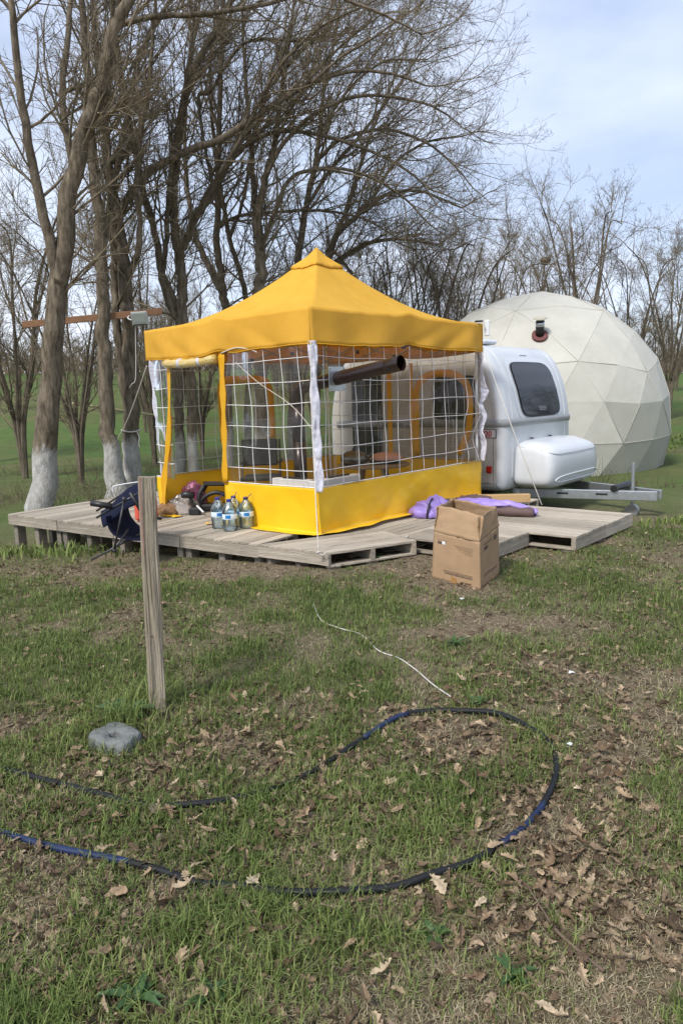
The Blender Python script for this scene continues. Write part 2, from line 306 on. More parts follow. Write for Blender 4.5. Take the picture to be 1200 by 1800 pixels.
# ------------------------------------------------------------------ grass, leaves
def attr_mat(name, stops, rough=.6, trans=.25, attr='tint', spec=.3):
    m = bpy.data.materials.new(name); m.use_nodes = True; t = m.node_tree; b = t.nodes['Principled BSDF']; lk = t.links.new
    b.inputs['Roughness'].default_value = rough; b.inputs['Specular IOR Level'].default_value = spec
    if attr == 'object': src = N(t, 'ShaderNodeObjectInfo').outputs['Random']
    else: a = N(t, 'ShaderNodeAttribute'); a.attribute_name = attr; src = a.outputs['Fac']
    r = N(t, 'ShaderNodeValToRGB'); el = r.color_ramp.elements
    while len(el) < len(stops): el.new(.5)
    for q, (p, c) in zip(el, stops): q.position = p; q.color = (*c, 1)
    lk(src, r.inputs[0])
    if attr == 'object' or name == 'dry oak leaf':        # mottling inside each leaf
        tcx = N(t, 'ShaderNodeTexCoord'); nx_ = N(t, 'ShaderNodeTexNoise'); nx_.inputs['Scale'].default_value = 3.5 if attr == 'object' else 70; nx_.inputs['Detail'].default_value = 6; lk(tcx.outputs['Object'], nx_.inputs['Vector'])
        mrx = N(t, 'ShaderNodeMapRange'); mrx.inputs['From Min'].default_value = .3; mrx.inputs['From Max'].default_value = .7; mrx.inputs['To Min'].default_value = .5; mrx.inputs['To Max'].default_value = 1.3; lk(nx_.outputs[0], mrx.inputs[0])
        hx_ = N(t, 'ShaderNodeHueSaturation'); lk(mrx.outputs[0], hx_.inputs['Value']); lk(r.outputs[0], hx_.inputs['Color']); r = hx_
    lk(r.outputs[0], b.inputs['Base Color'])
    tr = N(t, 'ShaderNodeBsdfTranslucent'); lk(r.outputs[0], tr.inputs[0]); mxs = N(t, 'ShaderNodeMixShader'); mxs.inputs[0].default_value = trans
    o = [x for x in t.nodes if x.type == 'OUTPUT_MATERIAL'][0]; lk(b.outputs[0], mxs.inputs[1]); lk(tr.outputs[0], mxs.inputs[2]); lk(mxs.outputs[0], o.inputs[0])
    return m
M_blade = attr_mat('grass blades', [(0, (.08, .12, .028)), (.35, (.16, .215, .055)), (.64, (.25, .29, .098)), (.80, (.20, .235, .08)), (.88, (.30, .27, .145)), (1, (.40, .345, .21))])
M_straw = attr_mat('dead grass', [(0, (.12, .10, .06)), (.5, (.26, .22, .13)), (1, (.44, .38, .24))], .8, .1)
M_leaf = attr_mat('dry oak leaf', [(0, (.07, .048, .030)), (.4, (.15, .105, .066)), (.75, (.26, .19, .12)), (1, (.42, .325, .215))], .75, .12)
M_leafo = attr_mat('dry oak leaf single', [(0, (.14, .09, .055)), (.4, (.26, .18, .11)), (.8, (.40, .30, .19)), (1, (.52, .42, .29))], .75, .12, 'object')
def under_deck(x, y):                                # the footprint of pallets, box and stone: nothing grows there
    return under_pallets(x, y) | (np.hypot((x + 1.055) / .135, (y - 3.02) / .095) < 1) | (np.hypot(x - 1.02, y - 5.8) < .3)
def under_pallets(x, y):
    a = (x + .14) * .81 * -1 + (y - 6.16) * .586 * -1
    left = (y - 6.16) * .81 + (x + .14) * .586 > -.02            # behind the left edge line
    right = (y - 6.16) * .9 - (x + .14) * .44 > -.02
    dx, dy = x - .56, y - 6.79; f1 = dx * .75 - dy * .66; f2 = dx * .66 + dy * .75
    return (left & right & (x < .9)) | ((f2 > 0) & (f1 < .93) & (f1 > -2)) | ((f2 > .82) & (f1 < 1.4) & (f1 > -2))
def scatter(n, lo, hi, dens, pw=1.5):
    Y = lo * (hi / lo) ** (RNG.random(n) ** (1 / 1.0)); X = (RNG.random(n) * 2 - 1) * (.58 * Y + .25)
    k = (RNG.random(n) < dens(X, Y)) & ~under_deck(X, Y); return X[k], Y[k]
def blades(n, lo, hi, dens, hgt, wid, lean, tint, clump=.0):
    X, Y = scatter(n, lo, hi, dens)
    if clump:
        k = RNG.integers(0, len(X), len(X)) // 9 * 9; k = np.minimum(k, len(X) - 1); sg = clump * (.3 + .5 * RNG.random(len(X)))
        j = RNG.random(len(X)) < .65; X0, Y0 = X.copy(), Y.copy()
        X = np.where(j, X0[k] + RNG.normal(size=len(X)) * sg, X0); Y = np.where(j, Y0[k] + RNG.normal(size=len(X)) * sg, Y0); ok = ~under_deck(X, Y); X = X[ok]; Y = Y[ok]
    n = len(X); Z = gz(X, Y) - .004
    h = hgt(X, Y) * (.45 + .9 * RNG.random(n)); a = RNG.random(n) * 6.283; ln = lean * (.3 + 1.2 * RNG.random(n)); w = wid * (.6 + .8 * RNG.random(n)) * (1 + .10 * Y)
    dx, dy = np.cos(a), np.sin(a); sx, sy = -dy, dx
    c = np.minimum(ln, 1.5)
    b0 = np.stack([X, Y, Z], -1); side = np.stack([sx, sy, 0 * sx], -1) * w[:, None] / 2
    mid = b0 + np.stack([dx * h * .30 * c, dy * h * .30 * c, h * .62 / np.sqrt(1 + c * .5)], -1)
    tip = b0 + np.stack([dx * h * .85 * c, dy * h * .85 * c, h * np.clip(1.05 - .45 * c, .22, 1)], -1)
    V = np.stack([b0 - side, b0 + side, mid + side * .8, mid - side * .8, tip], 1).reshape(-1, 3)
    i = np.arange(n)[:, None] * 5
    T = np.concatenate([i + [0, 1, 2], i + [0, 2, 3], i + [3, 2, 4]], 0)
    tv = np.repeat(tint(X, Y, n), 5)
    return V, T, tv
near = lambda x, y: .25 + .75 * greenness(x, y) ** 1.1
h_fn = lambda x, y: .022 + .028 * greenness(x, y) + .13 * patch(x, y, -1.0, 3.28, .22, .28) + .035 * patch(x, y, -.25, 1.7, .35, .3) + .03 * fbm(x * 3, y * 3, 5, 2)
V, T, tv = blades(215000, 1.25, 7.6, lambda x, y: np.clip(greenness(x, y) * 1.25 - .12, .03, 1), h_fn, .0032, .75, lambda x, y, n: np.clip(.38 + (RNG.random(n) - .5) * .75 + (fbm(x * 2, y * 2, 61, 3) - .5) * .6 - .2 * greenness(x, y), 0, 1), .05)
tag(link('grass', np_mesh('grass', V, T, False, {'tint': tv}), None, M_blade), 'patchy short green lawn grass in front of the pallets', 'grass', kind='stuff')
V, T, tv = blades(125000, 1.25, 7.4, lambda x, y: np.clip(1.1 - greenness(x, y), .25, 1), lambda x, y: .017 + .018 * vn(x * 5, y * 5, 8), .0021, 2.2, lambda x, y, n: RNG.random(n))
V[:, 2] += 0.004
tag(link('dead_grass', np_mesh('dead_grass', V, T, False, {'tint': tv}), None, M_straw), 'flattened straw-coloured dead grass in the bare patches of the lawn', 'dead grass', kind='stuff')
V, T, tv = blades(70000, 7.6, 24, lambda x, y: np.where(y > 8.8, .9, .5), lambda x, y: .09 + .07 * vn(x, y, 4), .010, .7, lambda x, y, n: np.clip(.3 + (RNG.random(n) - .5) * .6 + (fbm(x * .6, y * .6, 61, 3) - .5) * 1.1, 0, .95), .2)
tag(link('meadow_grass', np_mesh('meadow_grass', V, T, False, {'tint': tv}), None, M_blade), 'longer green meadow grass under the trees behind the tent', 'grass', kind='stuff')
def leaf_template(seed):                             # lobed oak leaf with folded midrib and curl, length 1 along x
    r = random.Random(seed); n = 7; up = []; dn = []
    prof = [.04, .13, .09, .24, .15, .33, .20, .30, .17, .20, .05]
    xs = [i / (len(prof) - 1) for i in range(len(prof))]
    c1 = r.uniform(-1.2, 1.8); c2 = r.uniform(-.2, 1.5); tw = r.uniform(-1.1, 1.1); bend = r.uniform(-.35, .35)
    P = []
    for x, w in zip(xs, prof):
        zc = c1 * .35 * (x - .5) ** 2 * 2
        l = w * r.uniform(.55, 1.25); q = w * r.uniform(.55, 1.25); yc = bend * (x - .5) ** 2; xo = r.uniform(-.05, .05)
        P.append([(x + xo, yc + l * (1 - .25 * abs(c2)), zc + c2 * l * .6 + tw * x * l), (x, yc, zc + r.uniform(-.015, .015)), (x - xo, yc - q * (1 - .25 * abs(c2)), zc + c2 * q * .6 - tw * x * q)])
    V = [p for row in P for p in row]; F = []
    for i in range(len(P) - 1):
        a = i * 3
        for k in (0, 1): F += [(a + k, a + 3 + k, a + 4 + k), (a + k, a + 4 + k, a + 1 + k)]
    V += [(-.22, .008, c1 * .2), (-.22, -.008, c1 * .2)]; F += [(1, len(V) - 2, len(V) - 1)]
    V = np.array(V, float); V[:, 0] -= .5; V[:, 2] -= V[:, 2].min() * .6
    return V, np.array(F)
TPL = [leaf_template(i) for i in range(12)]
def rots(n, tilt):
    a = RNG.random(n) * 6.283; b = (RNG.random(n) - .5) * 2 * tilt; c = (RNG.random(n) - .5) * 2 * tilt
    ca, sa, cb, sb, cc, sc = np.cos(a), np.sin(a), np.cos(b), np.sin(b), np.cos(c), np.sin(c); o = np.zeros(n); l = o + 1
    Rz = np.stack([ca, -sa, o, sa, ca, o, o, o, l], -1).reshape(n, 3, 3); Rx = np.stack([l, o, o, o, cb, -sb, o, sb, cb], -1).reshape(n, 3, 3); Ry = np.stack([cc, o, sc, o, l, o, -sc, o, cc], -1).reshape(n, 3, 3)
    return Rz @ Ry @ Rx
def leaves(n, lo, hi, smin, smax, dens, lift):
    X, Y = scatter(n, lo, hi, dens); n = len(X); ti = RNG.integers(0, 12, n); sz = smin + (smax - smin) * RNG.random(n) ** 1.5; Rm = rots(n, .55)
    Z = gz(X, Y) + lift * (.25 + RNG.random(n)); return X, Y, Z, ti, sz, Rm
ld = lambda x, y: leafiness(x, y)
X, Y, Z, ti, sz, Rm = leaves(31000, 1.25, 7.6, .016, .060, lambda x, y: np.clip(ld(x, y) * 1.0 + .07, 0, 1), .016)
Vs, Fs, Ts = [], [], []; off = 0
for k in range(12):
    q = np.where(ti == k)[0]; v, f = TPL[k]
    W = np.einsum('nij,vj->nvi', Rm[q], v) * sz[q, None, None] + np.stack([X[q], Y[q], Z[q]], -1)[:, None, :]
    Vs.append(W.reshape(-1, 3)); Fs.append((f[None] + (np.arange(len(q)) * len(v))[:, None, None] + off).reshape(-1, 3)); off += len(q) * len(v)
    Ts.append(np.repeat(RNG.random(len(q)), len(v)))
tag(link('leaf_litter', np_mesh('leaf_litter', np.concatenate(Vs), np.concatenate(Fs), False, {'tint': np.concatenate(Ts)}), None, M_leaf), 'small dry brown oak leaves strewn all over the lawn', 'leaf litter', kind='stuff')
LM = []
for k in range(12):
    me = np_mesh('fallen_leaf', TPL[k][0], TPL[k][1], False); me.materials.append(M_leafo); LM.append(me)
X, Y, Z, ti, sz, Rm = leaves(1900, 1.3, 3.6, .042, .074, lambda x, y: ld(x, y) * .6 + .25, .028)
cnt = 0
for i in range(len(X)):
    if abs(X[i]) > .42 * Y[i] or cnt >= 290: continue
    o = bpy.data.objects.new('fallen_leaf', LM[ti[i]]); COL.objects.link(o)
    o.matrix_world = Matrix.Translation((X[i], Y[i], Z[i] + .008)) @ Matrix(Rm[i].tolist()).to_4x4() @ Matrix.Scale(sz[i], 4)
    tag(o, 'curled tan oak leaf lying loose on the grass in the foreground', 'fallen leaf', 'large dry oak leaves in the foreground'); cnt += 1

# ------------------------------------------------------------------ trees
UPV = np.array([0, 0, 1.])
def nrm(v): return v / np.maximum(np.linalg.norm(v, axis=-1, keepdims=True), 1e-9)
def grow(base, d, ln, K, wander, trop):
    n = len(base); P = np.zeros((n, K + 1, 3)); P[:, 0] = base; d = nrm(d)
    for k in range(K):
        d = nrm(d + RNG.normal(size=(n, 3)) * wander + trop)
        P[:, k + 1] = P[:, k] + d * (ln / K)[:, None]
    return P
def tubes(P, Rad, s):
    n, K, _ = P.shape; T = nrm(np.gradient(P, axis=1)); ref = np.where(np.abs(T[..., 2:3]) > .9, np.array([1., 0, 0]), UPV)
    u = nrm(np.cross(T, ref)); w = np.cross(T, u); a = np.arange(s) * 2 * np.pi / s
    V = P[:, :, None] + (u[:, :, None] * np.cos(a)[:, None] + w[:, :, None] * np.sin(a)[:, None]) * Rad[:, :, None, None]
    idx = np.arange(n * K * s).reshape(n, K, s); nxt = np.roll(idx, -1, axis=2)
    F = np.stack([idx[:, :-1], nxt[:, :-1], nxt[:, 1:], idx[:, 1:]], -1).reshape(-1, 4)
    return V.reshape(-1, 3), F
def children(P, Rad, ln, m, t0, lr, ang, bias, rr, rmax, lmin=.12):
    n, K, _ = P.shape; T = nrm(np.gradient(P, axis=1)); M_ = n * m
    pi = np.repeat(np.arange(n), m); t = t0 + (1 - t0) * RNG.random(M_); f = t * (K - 1); k = np.minimum(f.astype(int), K - 2); g = (f - k)[:, None]
    b = P[pi, k] * (1 - g) + P[pi, k + 1] * g; tg = T[pi, k]; rd = Rad[pi, k] * (1 - g[:, 0]) + Rad[pi, k + 1] * g[:, 0]
    rv = RNG.normal(size=(M_, 3)); rv = nrm(rv - tg * (rv * tg).sum(-1, keepdims=True)); an = ang * (.6 + .8 * RNG.random(M_))[:, None]
    d = nrm(tg * np.cos(an) + rv * np.sin(an) + bias)
    l = np.maximum(ln[pi] * lr * (.55 + .9 * RNG.random(M_)) * (1.15 - .6 * t), lmin)
    return b, d, l, np.minimum(rd * rr, rmax)
def taper(r, K, e=.35): return r[:, None] * np.linspace(1, e, K)[None]
def crown(limbs, n1, n2, n3, bias, scale=1.0, len1=1.6, zmin=3.1, droop=-.02, thick=.88):
    """limbs: list of (points, radii); grows three orders of branches from them, returns mesh arrays"""
    B, D, LN, R0 = [], [], [], []
    for P, r in limbs:
        P = np.array([tuple(p) for p in P]); r = np.array(r); seg = np.linalg.norm(np.diff(P, axis=0), axis=1); c = np.concatenate([[0], np.cumsum(seg)]); tot = c[-1]
        m = max(3, int(n1 * .8 * tot))
        tt = (RNG.random(m) ** .8) * tot; k = np.clip(np.searchsorted(c, tt) - 1, 0, len(P) - 2); g = ((tt - c[k]) / seg[k])[:, None]
        b = P[k] * (1 - g) + P[k + 1] * g; ok = b[:, 2] > zmin; b = b[ok]; k = k[ok]; g = g[ok]; n = len(b)
        tg = nrm(P[k + 1] - P[k]); rv = RNG.normal(size=(n, 3)); rv = nrm(rv - tg * (rv * tg).sum(-1, keepdims=True)); an = (.55 + .55 * RNG.random(n))[:, None]
        B.append(b); D.append(nrm(tg * np.cos(an) + rv * np.sin(an) + bias)); LN.append(len1 * scale * (.4 + 1.0 * RNG.random(n))); R0.append(np.minimum((r[k] * (1 - g[:, 0]) + r[k + 1] * g[:, 0]) * .5, .024 * scale))
        B.append(P[-1:]); D.append(tg[-1:] if n else nrm(P[-1:] - P[-2:-1])); LN.append(np.array([1.1 * scale])); R0.append(r[-1:])
    B = np.concatenate(B); D = np.concatenate(D); LN = np.concatenate(LN); R0 = np.maximum(np.concatenate(R0), .009 * scale)
    P1 = grow(B, D, LN, 6, .13, np.array([0, 0, .05])); R1 = taper(R0, 7, .35)
    b, d, l, r = children(P1, R1, LN, n2, .12, .55, .75, bias * .5 + np.array([0, 0, .05]), .6, .011 * scale)
    P2 = grow(b, d, l, 4, .16, np.array([0, 0, droop])); R2 = taper(np.maximum(r, .0052 * thick), 5, .5)
    b, d, l, r = children(P2, R2, l, n3, .15, .5, .8, np.array([0, 0, .08]), .7, .006 * scale, .14)
    P3 = grow(b, d, l, 3, .15, np.array([0, 0, .03])); R3 = taper(np.maximum(r, .0034 * thick), 4, .55)
    b, d, l, r = children(P3, R3, l, 2, .2, .55, .7, np.array([0, 0, .08]), .8, .004 * thick, .09)
    P4 = grow(b, d, l, 1, .1, np.zeros(3)); R4 = taper(np.maximum(r, .0028 * thick), 2, .6)
    Vs, Fs, o = [], [], 0
    for P, Rr_, s in ((P1, R1, 4), (P2, R2, 3), (P3, R3, 3), (P4, R4, 3)):
        v, f = tubes(P, Rr_, s); Vs.append(v); Fs.append(f + o); o += len(v)
    return np.concatenate(Vs), np.concatenate(Fs)
M_twig = mat('twigs', (.14, .115, .08), (.24, .20, .14), 6, .9, spec=.1)
def bark_white(zt):                                  # trunk bark whitewashed up to a ragged height above the ground
    m = mat('whitewashed bark', (.055, .045, .032), (.23, .19, .14), 16, .95, 1.0, 34, stretch=(1, 1, .25), detail=10, spec=.1)
    t = m.node_tree; lk = t.links.new; b = t.nodes['Principled BSDF']; src = b.inputs['Base Color'].links[0].from_socket
    tc = N(t, 'ShaderNodeTexCoord'); sp = N(t, 'ShaderNodeSeparateXYZ'); lk(tc.outputs['Object'], sp.inputs[0])
    n = N(t, 'ShaderNodeTexNoise'); n.inputs['Scale'].default_value = 7; n.inputs['Detail'].default_value = 9; n.inputs['Roughness'].default_value = .75; mp_ = N(t, 'ShaderNodeMapping'); mp_.inputs['Scale'].default_value = (1, 1, .45); lk(tc.outputs['Object'], mp_.inputs[0]); lk(mp_.outputs[0], n.inputs['Vector'])
    m1 = N(t, 'ShaderNodeMath', operation='MULTIPLY_ADD'); lk(n.outputs[0], m1.inputs[0]); m1.inputs[1].default_value = .9; lk(sp.outputs[2], m1.inputs[2])
    r = N(t, 'ShaderNodeMapRange'); r.inputs['From Min'].default_value = zt + .38; r.inputs['From Max'].default_value = zt + .52; r.inputs['To Min'].default_value = .9; r.inputs['To Max'].default_value = 0; lk(m1.outputs[0], r.inputs[0])
    n2 = N(t, 'ShaderNodeTexNoise'); n2.inputs['Scale'].default_value = 9; n2.inputs['Detail'].default_value = 12; n2.inputs['Roughness'].default_value = .8; lk(mp_.outputs[0], n2.inputs['Vector']); rr = N(t, 'ShaderNodeMapRange'); rr.inputs['From Min'].default_value = .33; rr.inputs['From Max'].default_value = .62; rr.inputs['To Min'].default_value = .25; lk(n2.outputs[0], rr.inputs[0])
    mm = N(t, 'ShaderNodeMath', operation='MULTIPLY'); lk(r.outputs[0], mm.inputs[0]); lk(rr.outputs[0], mm.inputs[1])
    q = N(t, 'ShaderNodeMix'); q.data_type = 'RGBA'; lk(mm.outputs[0], q.inputs[0]); lk(src, q.inputs[6]); q.inputs[7].default_value = (.50, .50, .485, 1); lk(q.outputs[2], b.inputs['Base Color'])
    return m
M_wash = bark_white(1.15)
def guided(label, Y, limbs, n1=5, n2=6, n3=5, bias=(.25, 0, .25), group=None, len1=1.6, dY=1.2, wash=True, thick=1.0):
    base = at(limbs[0][0][0], limbs[0][0][1], Y); gzb = G(base.x, base.y); base.z = gzb
    L3 = []
    for li, pts in enumerate(limbs):
        P = []; Rr_ = []; yy = Y; s = (1 if li % 2 else -1) * dY * (.5 + .5 * random.random())
        for j, (px, py, w) in enumerate(pts):
            y = Y + s * max(0, (560 - py) / 600.0) if li else Y + .0 * j
            if li == 0: y = Y - .3 * max(0, (560 - py) / 600.0)
            p = at(px, py, y); P.append(p); Rr_.append(w * y / FPX / 2)
        if li == 0: P[0].z = gzb - .08; Rr_[0] *= 1.25
        SP = smoothpts(P, 5); SR = np.interp(np.linspace(0, len(P) - 1, len(SP)), range(len(P)), Rr_)
        for q in range(1, len(SP) - 1): SP[q] = SP[q] + Vector(RNG.normal(size=3) * SR[q] * .16)
        L3.append((SP, list(SR)))
    tr = thing('bare_tree', base, label, 'tree', group)
    mb = MB()
    for SP, SR in L3: mb.tube(SP, [float(x) for x in SR], 9 if SR[0] > .05 else 6)
    tk = mb.build('trunk', M_wash if wash else M_bark, tr, True)
    V, F = crown(L3, n1, n2, n3, np.array(bias), len1=len1, thick=.88)
    c = link('crown', np_mesh('crown', V - np.array(base), F, True), tr, M_twig)
    return tr
guided('tall leaning tree at the left with whitewashed foot and rope tied round its trunk', 14.3, [
    [(233, 862, 34), (231, 800, 29), (231, 700, 27), (230, 600, 25), (225, 550, 24), (218, 470, 23), (211, 420, 21), (203, 367, 18), (190, 290, 15), (184, 220, 13), (172, 120, 11), (165, 40, 9), (160, -60, 6)],
    [(211, 425, 14), (208, 390, 14), (217, 367, 14), (246, 319, 13), (308, 275, 12), (385, 246, 11), (437, 213, 10), (484, 183, 9), (547, 147, 7), (620, 125, 5.5), (690, 130, 4.5), (745, 150, 3)],
    [(222, 492, 12), (235, 465, 12), (243, 441, 11), (247, 390, 9), (240, 330, 9), (246, 250, 8), (262, 150, 7), (270, 40, 5), (280, -80, 4)],
    [(228, 740, 14), (215, 650, 15), (205, 567, 14), (201, 480, 12), (200, 420, 11), (193, 330, 9), (188, 200, 7), (200, 90, 6), (215, -40, 4)],
    [(547, 147, 5), (600, 100, 4.5), (650, 70, 4), (720, 20, 3)]], n1=4.5)
guided('whitewashed tree at the left edge behind the folded navy chair', 13.7, [
    [(207, 872, 36), (196, 800, 29), (188, 730, 26), (184, 640, 24), (182, 560, 22), (178, 460, 20), (172, 360, 18), (160, 220, 15), (150, 80, 12), (140, -60, 8)],
    [(178, 460, 12), (200, 330, 10), (225, 200, 9), (250, 90, 8), (300, 0, 6), (340, -60, 4)]], n1=4, bias=(.1, 0, .3))
guided('twin-stemmed tree with forked limbs just behind the left side of the tent', 15.3, [
    [(315, 852, 19), (315, 750, 16), (317, 650, 17), (320, 570, 22), (320, 525, 18), (318, 472, 17), (311, 433, 15), (305, 367, 14), (308, 293, 14), (319, 205, 13), (327, 165, 12), (341, 125, 11), (371, 66, 10), (396, 22, 8), (420, -50, 6)],
    [(343, 852, 19), (339, 750, 17), (333, 650, 16), (322, 575, 16)],
    [(320, 570, 14), (302, 542, 14), (285, 490, 13), (278, 437, 12), (268, 396, 11), (253, 341, 11), (242, 279, 11), (228, 220, 10), (209, 110, 9), (202, 37, 8), (195, -60, 6)],
    [(316, 440, 14), (327, 422, 14), (352, 367, 13), (385, 308, 11), (410, 278, 9), (437, 252, 8), (490, 232, 6.5), (560, 236, 6), (640, 262, 5), (700, 290, 4), (760, 335, 3)],
    [(285, 490, 9), (292, 430, 9), (294, 380, 8), (300, 310, 8), (312, 220, 6), (330, 120, 5), (345, 0, 4)],
    [(352, 367, 8), (375, 340, 7), (360, 260, 6), (350, 170, 6), (370, 160, 5), (430, 75, 5), (520, 72, 4), (600, 60, 3)],
    [(385, 308, 7), (430, 230, 6), (490, 120, 5), (560, 50, 4), (640, 10, 3), (700, -20, 2.5)]], n1=4.5)
guided('slim tree with two upright limbs behind the left slope of the tent roof', 17, [
    [(399, 850, 19), (399, 700, 17), (398, 600, 16), (397, 546, 15), (390, 510, 15), (387, 472, 13), (382, 430, 12), (383, 330, 10), (385, 256, 9), (387, 147, 8), (392, 40, 6), (395, -60, 4)],
    [(392, 520, 11), (369, 472, 11), (345, 420, 10), (332, 350, 8), (325, 260, 6), (330, 150, 5), (350, 20, 4)],
    [(383, 330, 7), (410, 270, 6), (450, 190, 5.5), (510, 110, 4.5), (580, 50, 3.5)],
    [(383, 400, 7), (420, 380, 6), (500, 372, 5.5), (560, 370, 5), (640, 385, 4), (700, 420, 3)]], n1=4.5)
guided('thin leaning tree between the slim tree and the thick upright tree', 17.5, [
    [(436, 850, 12), (436, 700, 11), (434, 560, 10), (425, 490, 9), (404, 420, 8), (388, 330, 7), (375, 240, 6), (370, 120, 4.5), (380, 20, 3)],
    [(404, 420, 6), (430, 340, 6), (445, 250, 5), (470, 150, 4), (500, 60, 3)]], n1=4)
guided('thick upright tree with dividing limbs left of the tent peak', 16, [
    [(460, 850, 25), (459, 700, 23), (458, 600, 22), (457, 521, 20), (460, 472, 19), (456, 420, 18), (453, 385, 16), (466, 312, 11), (481, 257, 10), (492, 180, 8), (505, 90, 6), (520, -20, 4)],
    [(455, 400, 12), (446, 330, 10), (444, 293, 9), (438, 220, 7), (430, 120, 5), (425, 10, 4)],
    [(466, 312, 8), (500, 250, 7), (560, 195, 6), (640, 168, 5), (740, 180, 4), (790, 205, 2.5)],
    [(481, 257, 6), (530, 160, 5), (590, 90, 4), (650, 40, 3)],
    [(458, 440, 8), (500, 330, 7), (540, 300, 6), (620, 300, 5), (700, 340, 4), (750, 390, 3)]], n1=5)
guided('upright tree rising directly behind the tent peak', 18, [
    [(512, 850, 16), (514, 700, 15), (517, 560, 14), (522, 470, 13), (532, 390, 11), (540, 352, 10), (554, 286, 9), (561, 238, 8), (570, 150, 6), (590, 60, 4), (600, -40, 3)],
    [(554, 286, 7), (600, 245, 6), (680, 228, 5), (760, 258, 4), (815, 310, 2.5)],
    [(536, 370, 7), (580, 300, 6), (640, 230, 5), (700, 150, 4), (740, 90, 2.5)],
    [(561, 238, 5), (610, 160, 4.5), (670, 110, 4), (720, 105, 3), (750, 105, 2)]], n1=5)
guided('wide tree with a long arching limb right of the tent peak', 19, [
    [(556, 850, 15), (556, 700, 14), (560, 560, 12), (575, 470, 11), (590, 415, 10), (620, 385, 9), (650, 360, 8), (690, 338, 6), (745, 338, 4.5), (810, 365, 3)],
    [(590, 415, 8), (615, 350, 7), (640, 270, 6), (670, 190, 4.5), (700, 120, 3)],
    [(650, 360, 5.5), (690, 290, 5), (750, 250, 4), (810, 240, 2.5)],
    [(575, 470, 8), (640, 430, 7), (700, 420, 5), (770, 430, 3)]], n1=5.5)
guided('big tree standing outside the left edge whose thick limb crosses the top corner', 12, [
    [(70, 885, 40), (85, 700, 36), (105, 500, 32), (130, 300, 27), (160, 200, 24), (184, 130, 22), (203, 45, 19), (228, 0, 16), (262, -70, 12)],
    [(203, 45, 10), (270, 30, 9), (360, 25, 8), (450, 10, 7), (560, -10, 5), (660, 20, 4), (740, 60, 3)],
    [(105, 500, 20), (70, 350, 16), (40, 180, 13), (20, 0, 10)],
    [(130, 300, 12), (110, 180, 11), (120, 60, 9), (130, -60, 6)]], n1=4, n2=6, bias=(.2, 0, .2), wash=True)
# small trees: three kinds, copied
def free_tree(seed, h, stems, spread, th, n1):
    global RNG
    RNG = np.random.default_rng(seed); rr = random.Random(seed); limbs = []
    for k in range(stems):
        a = 6.283 * k / stems + rr.uniform(-.4, .4); sp = spread * rr.uniform(.5, 1.1); P = []; r = []
        split = h * rr.uniform(.10, .22)
        for j in range(6):
            f = j / 5; z = h * f * rr.uniform(.94, 1.03) * (1 if j < 5 else .85)
            o = sp * max(0, f - .1) ** 1.3
            P.append(Vector((math.cos(a) * o + rr.uniform(-.08, .08) * f * 2, math.sin(a) * o + rr.uniform(-.08, .08) * f * 2, z - (.08 if j == 0 else 0)))); r.append(max(.016, h * .0095 * (1 - .82 * f) * (1.2 if k == 0 else .85)))
        SP = smoothpts(P, 4); limbs.append((SP, list(np.interp(np.linspace(0, 5, len(SP)), range(6), r))))
    mb = MB()
    for P, r in limbs: mb.tube(P, [float(x) for x in r], 6)
    trk = bpy.data.meshes.new('trunk'); trk.from_pydata(mb.v, [], mb.f); trk.materials.append(M_bark)
    V, F = crown(limbs, n1, 6, 5, np.array([0, 0, .45]), len1=1.5 * h / 7, zmin=h * .16, thick=th)
    cr = np_mesh('crown', V, F, True); cr.materials.append(M_twig)
    return trk, cr
KIND = [free_tree(1, 7, 6, 2.3, 1.15, 2.2), free_tree(2, 8, 5, 2.2, 1.15, 2.2), free_tree(3, 6.5, 7, 2.9, 1.15, 2.0)]
def plant(k, x, y, sc, rz, label, group, name='bare_tree'):
    t = thing(name, (x, y, G(x, y)), label, 'tree', group, rz); t.scale = (sc, sc, sc)
    for n_, me in zip(('trunk', 'crown'), KIND[k]): link(n_, me, t)
    return t
spec = [(640, 20, 0, .92, 'bare tree rising behind the right slope of the roof, nearest the peak'), (688, 21, 2, 1.02, 'bushy many-stemmed tree above the middle of the right roof slope'),
        (735, 20.5, 1, .84, 'bare tree above the right roof slope just left of the cream dome'), (790, 21, 0, .92, 'bare tree behind the left edge of the cream dome'), (842, 24, 2, 1.02, 'bushy bare tree standing behind the cream dome top, last before the gap of sky'),
        (925, 34, 1, 1.02, 'pale bare tree behind the dome just right of the gap of sky'), (972, 33, 0, 1.22, 'bare tree with a dark nest behind the dome flue'), (1025, 31, 1, 1.25, 'tall bare tree above the right end of the dome'),
        (1105, 33, 2, 1.2, 'bushy bare tree outside the right edge, beyond the dome'), (1175, 30, 0, 1.15, 'bare tree farthest right beyond the dome')]
for px, Y, k, sc, lb in spec:
    p = at(px, 700, Y); plant(k, p.x, Y, sc, px * .7, lb, 'bare trees behind the tent and dome')
p = at(958, 458, 33); nb = MB(); nb.lathe([(0, -.22), (.16, -.17), (.25, 0), (.2, .12), (0, .15)], p, 9); nest = nb.build('bird_nest', M_stick, None, False, origin=p); tag(nest, 'dark twig nest high in the bare tree behind the dome', 'nest')
for i, (x, y, k, sc) in enumerate([(36, 12, 0, 1.3), (38, 19, 2, 1.4), (37, 26, 1, 1.3), (40, 33, 2, 1.5), (34, 5, 1, 1.2), (36, -3, 2, 1.4), (42, 42, 0, 1.5)]):
    plant(k, x, y, sc, i * .9, 'bare tree far out to the right of the picture, mirrored low in the caravan window', 'bare trees beyond the right of the lawn')
rr = random.Random(4)
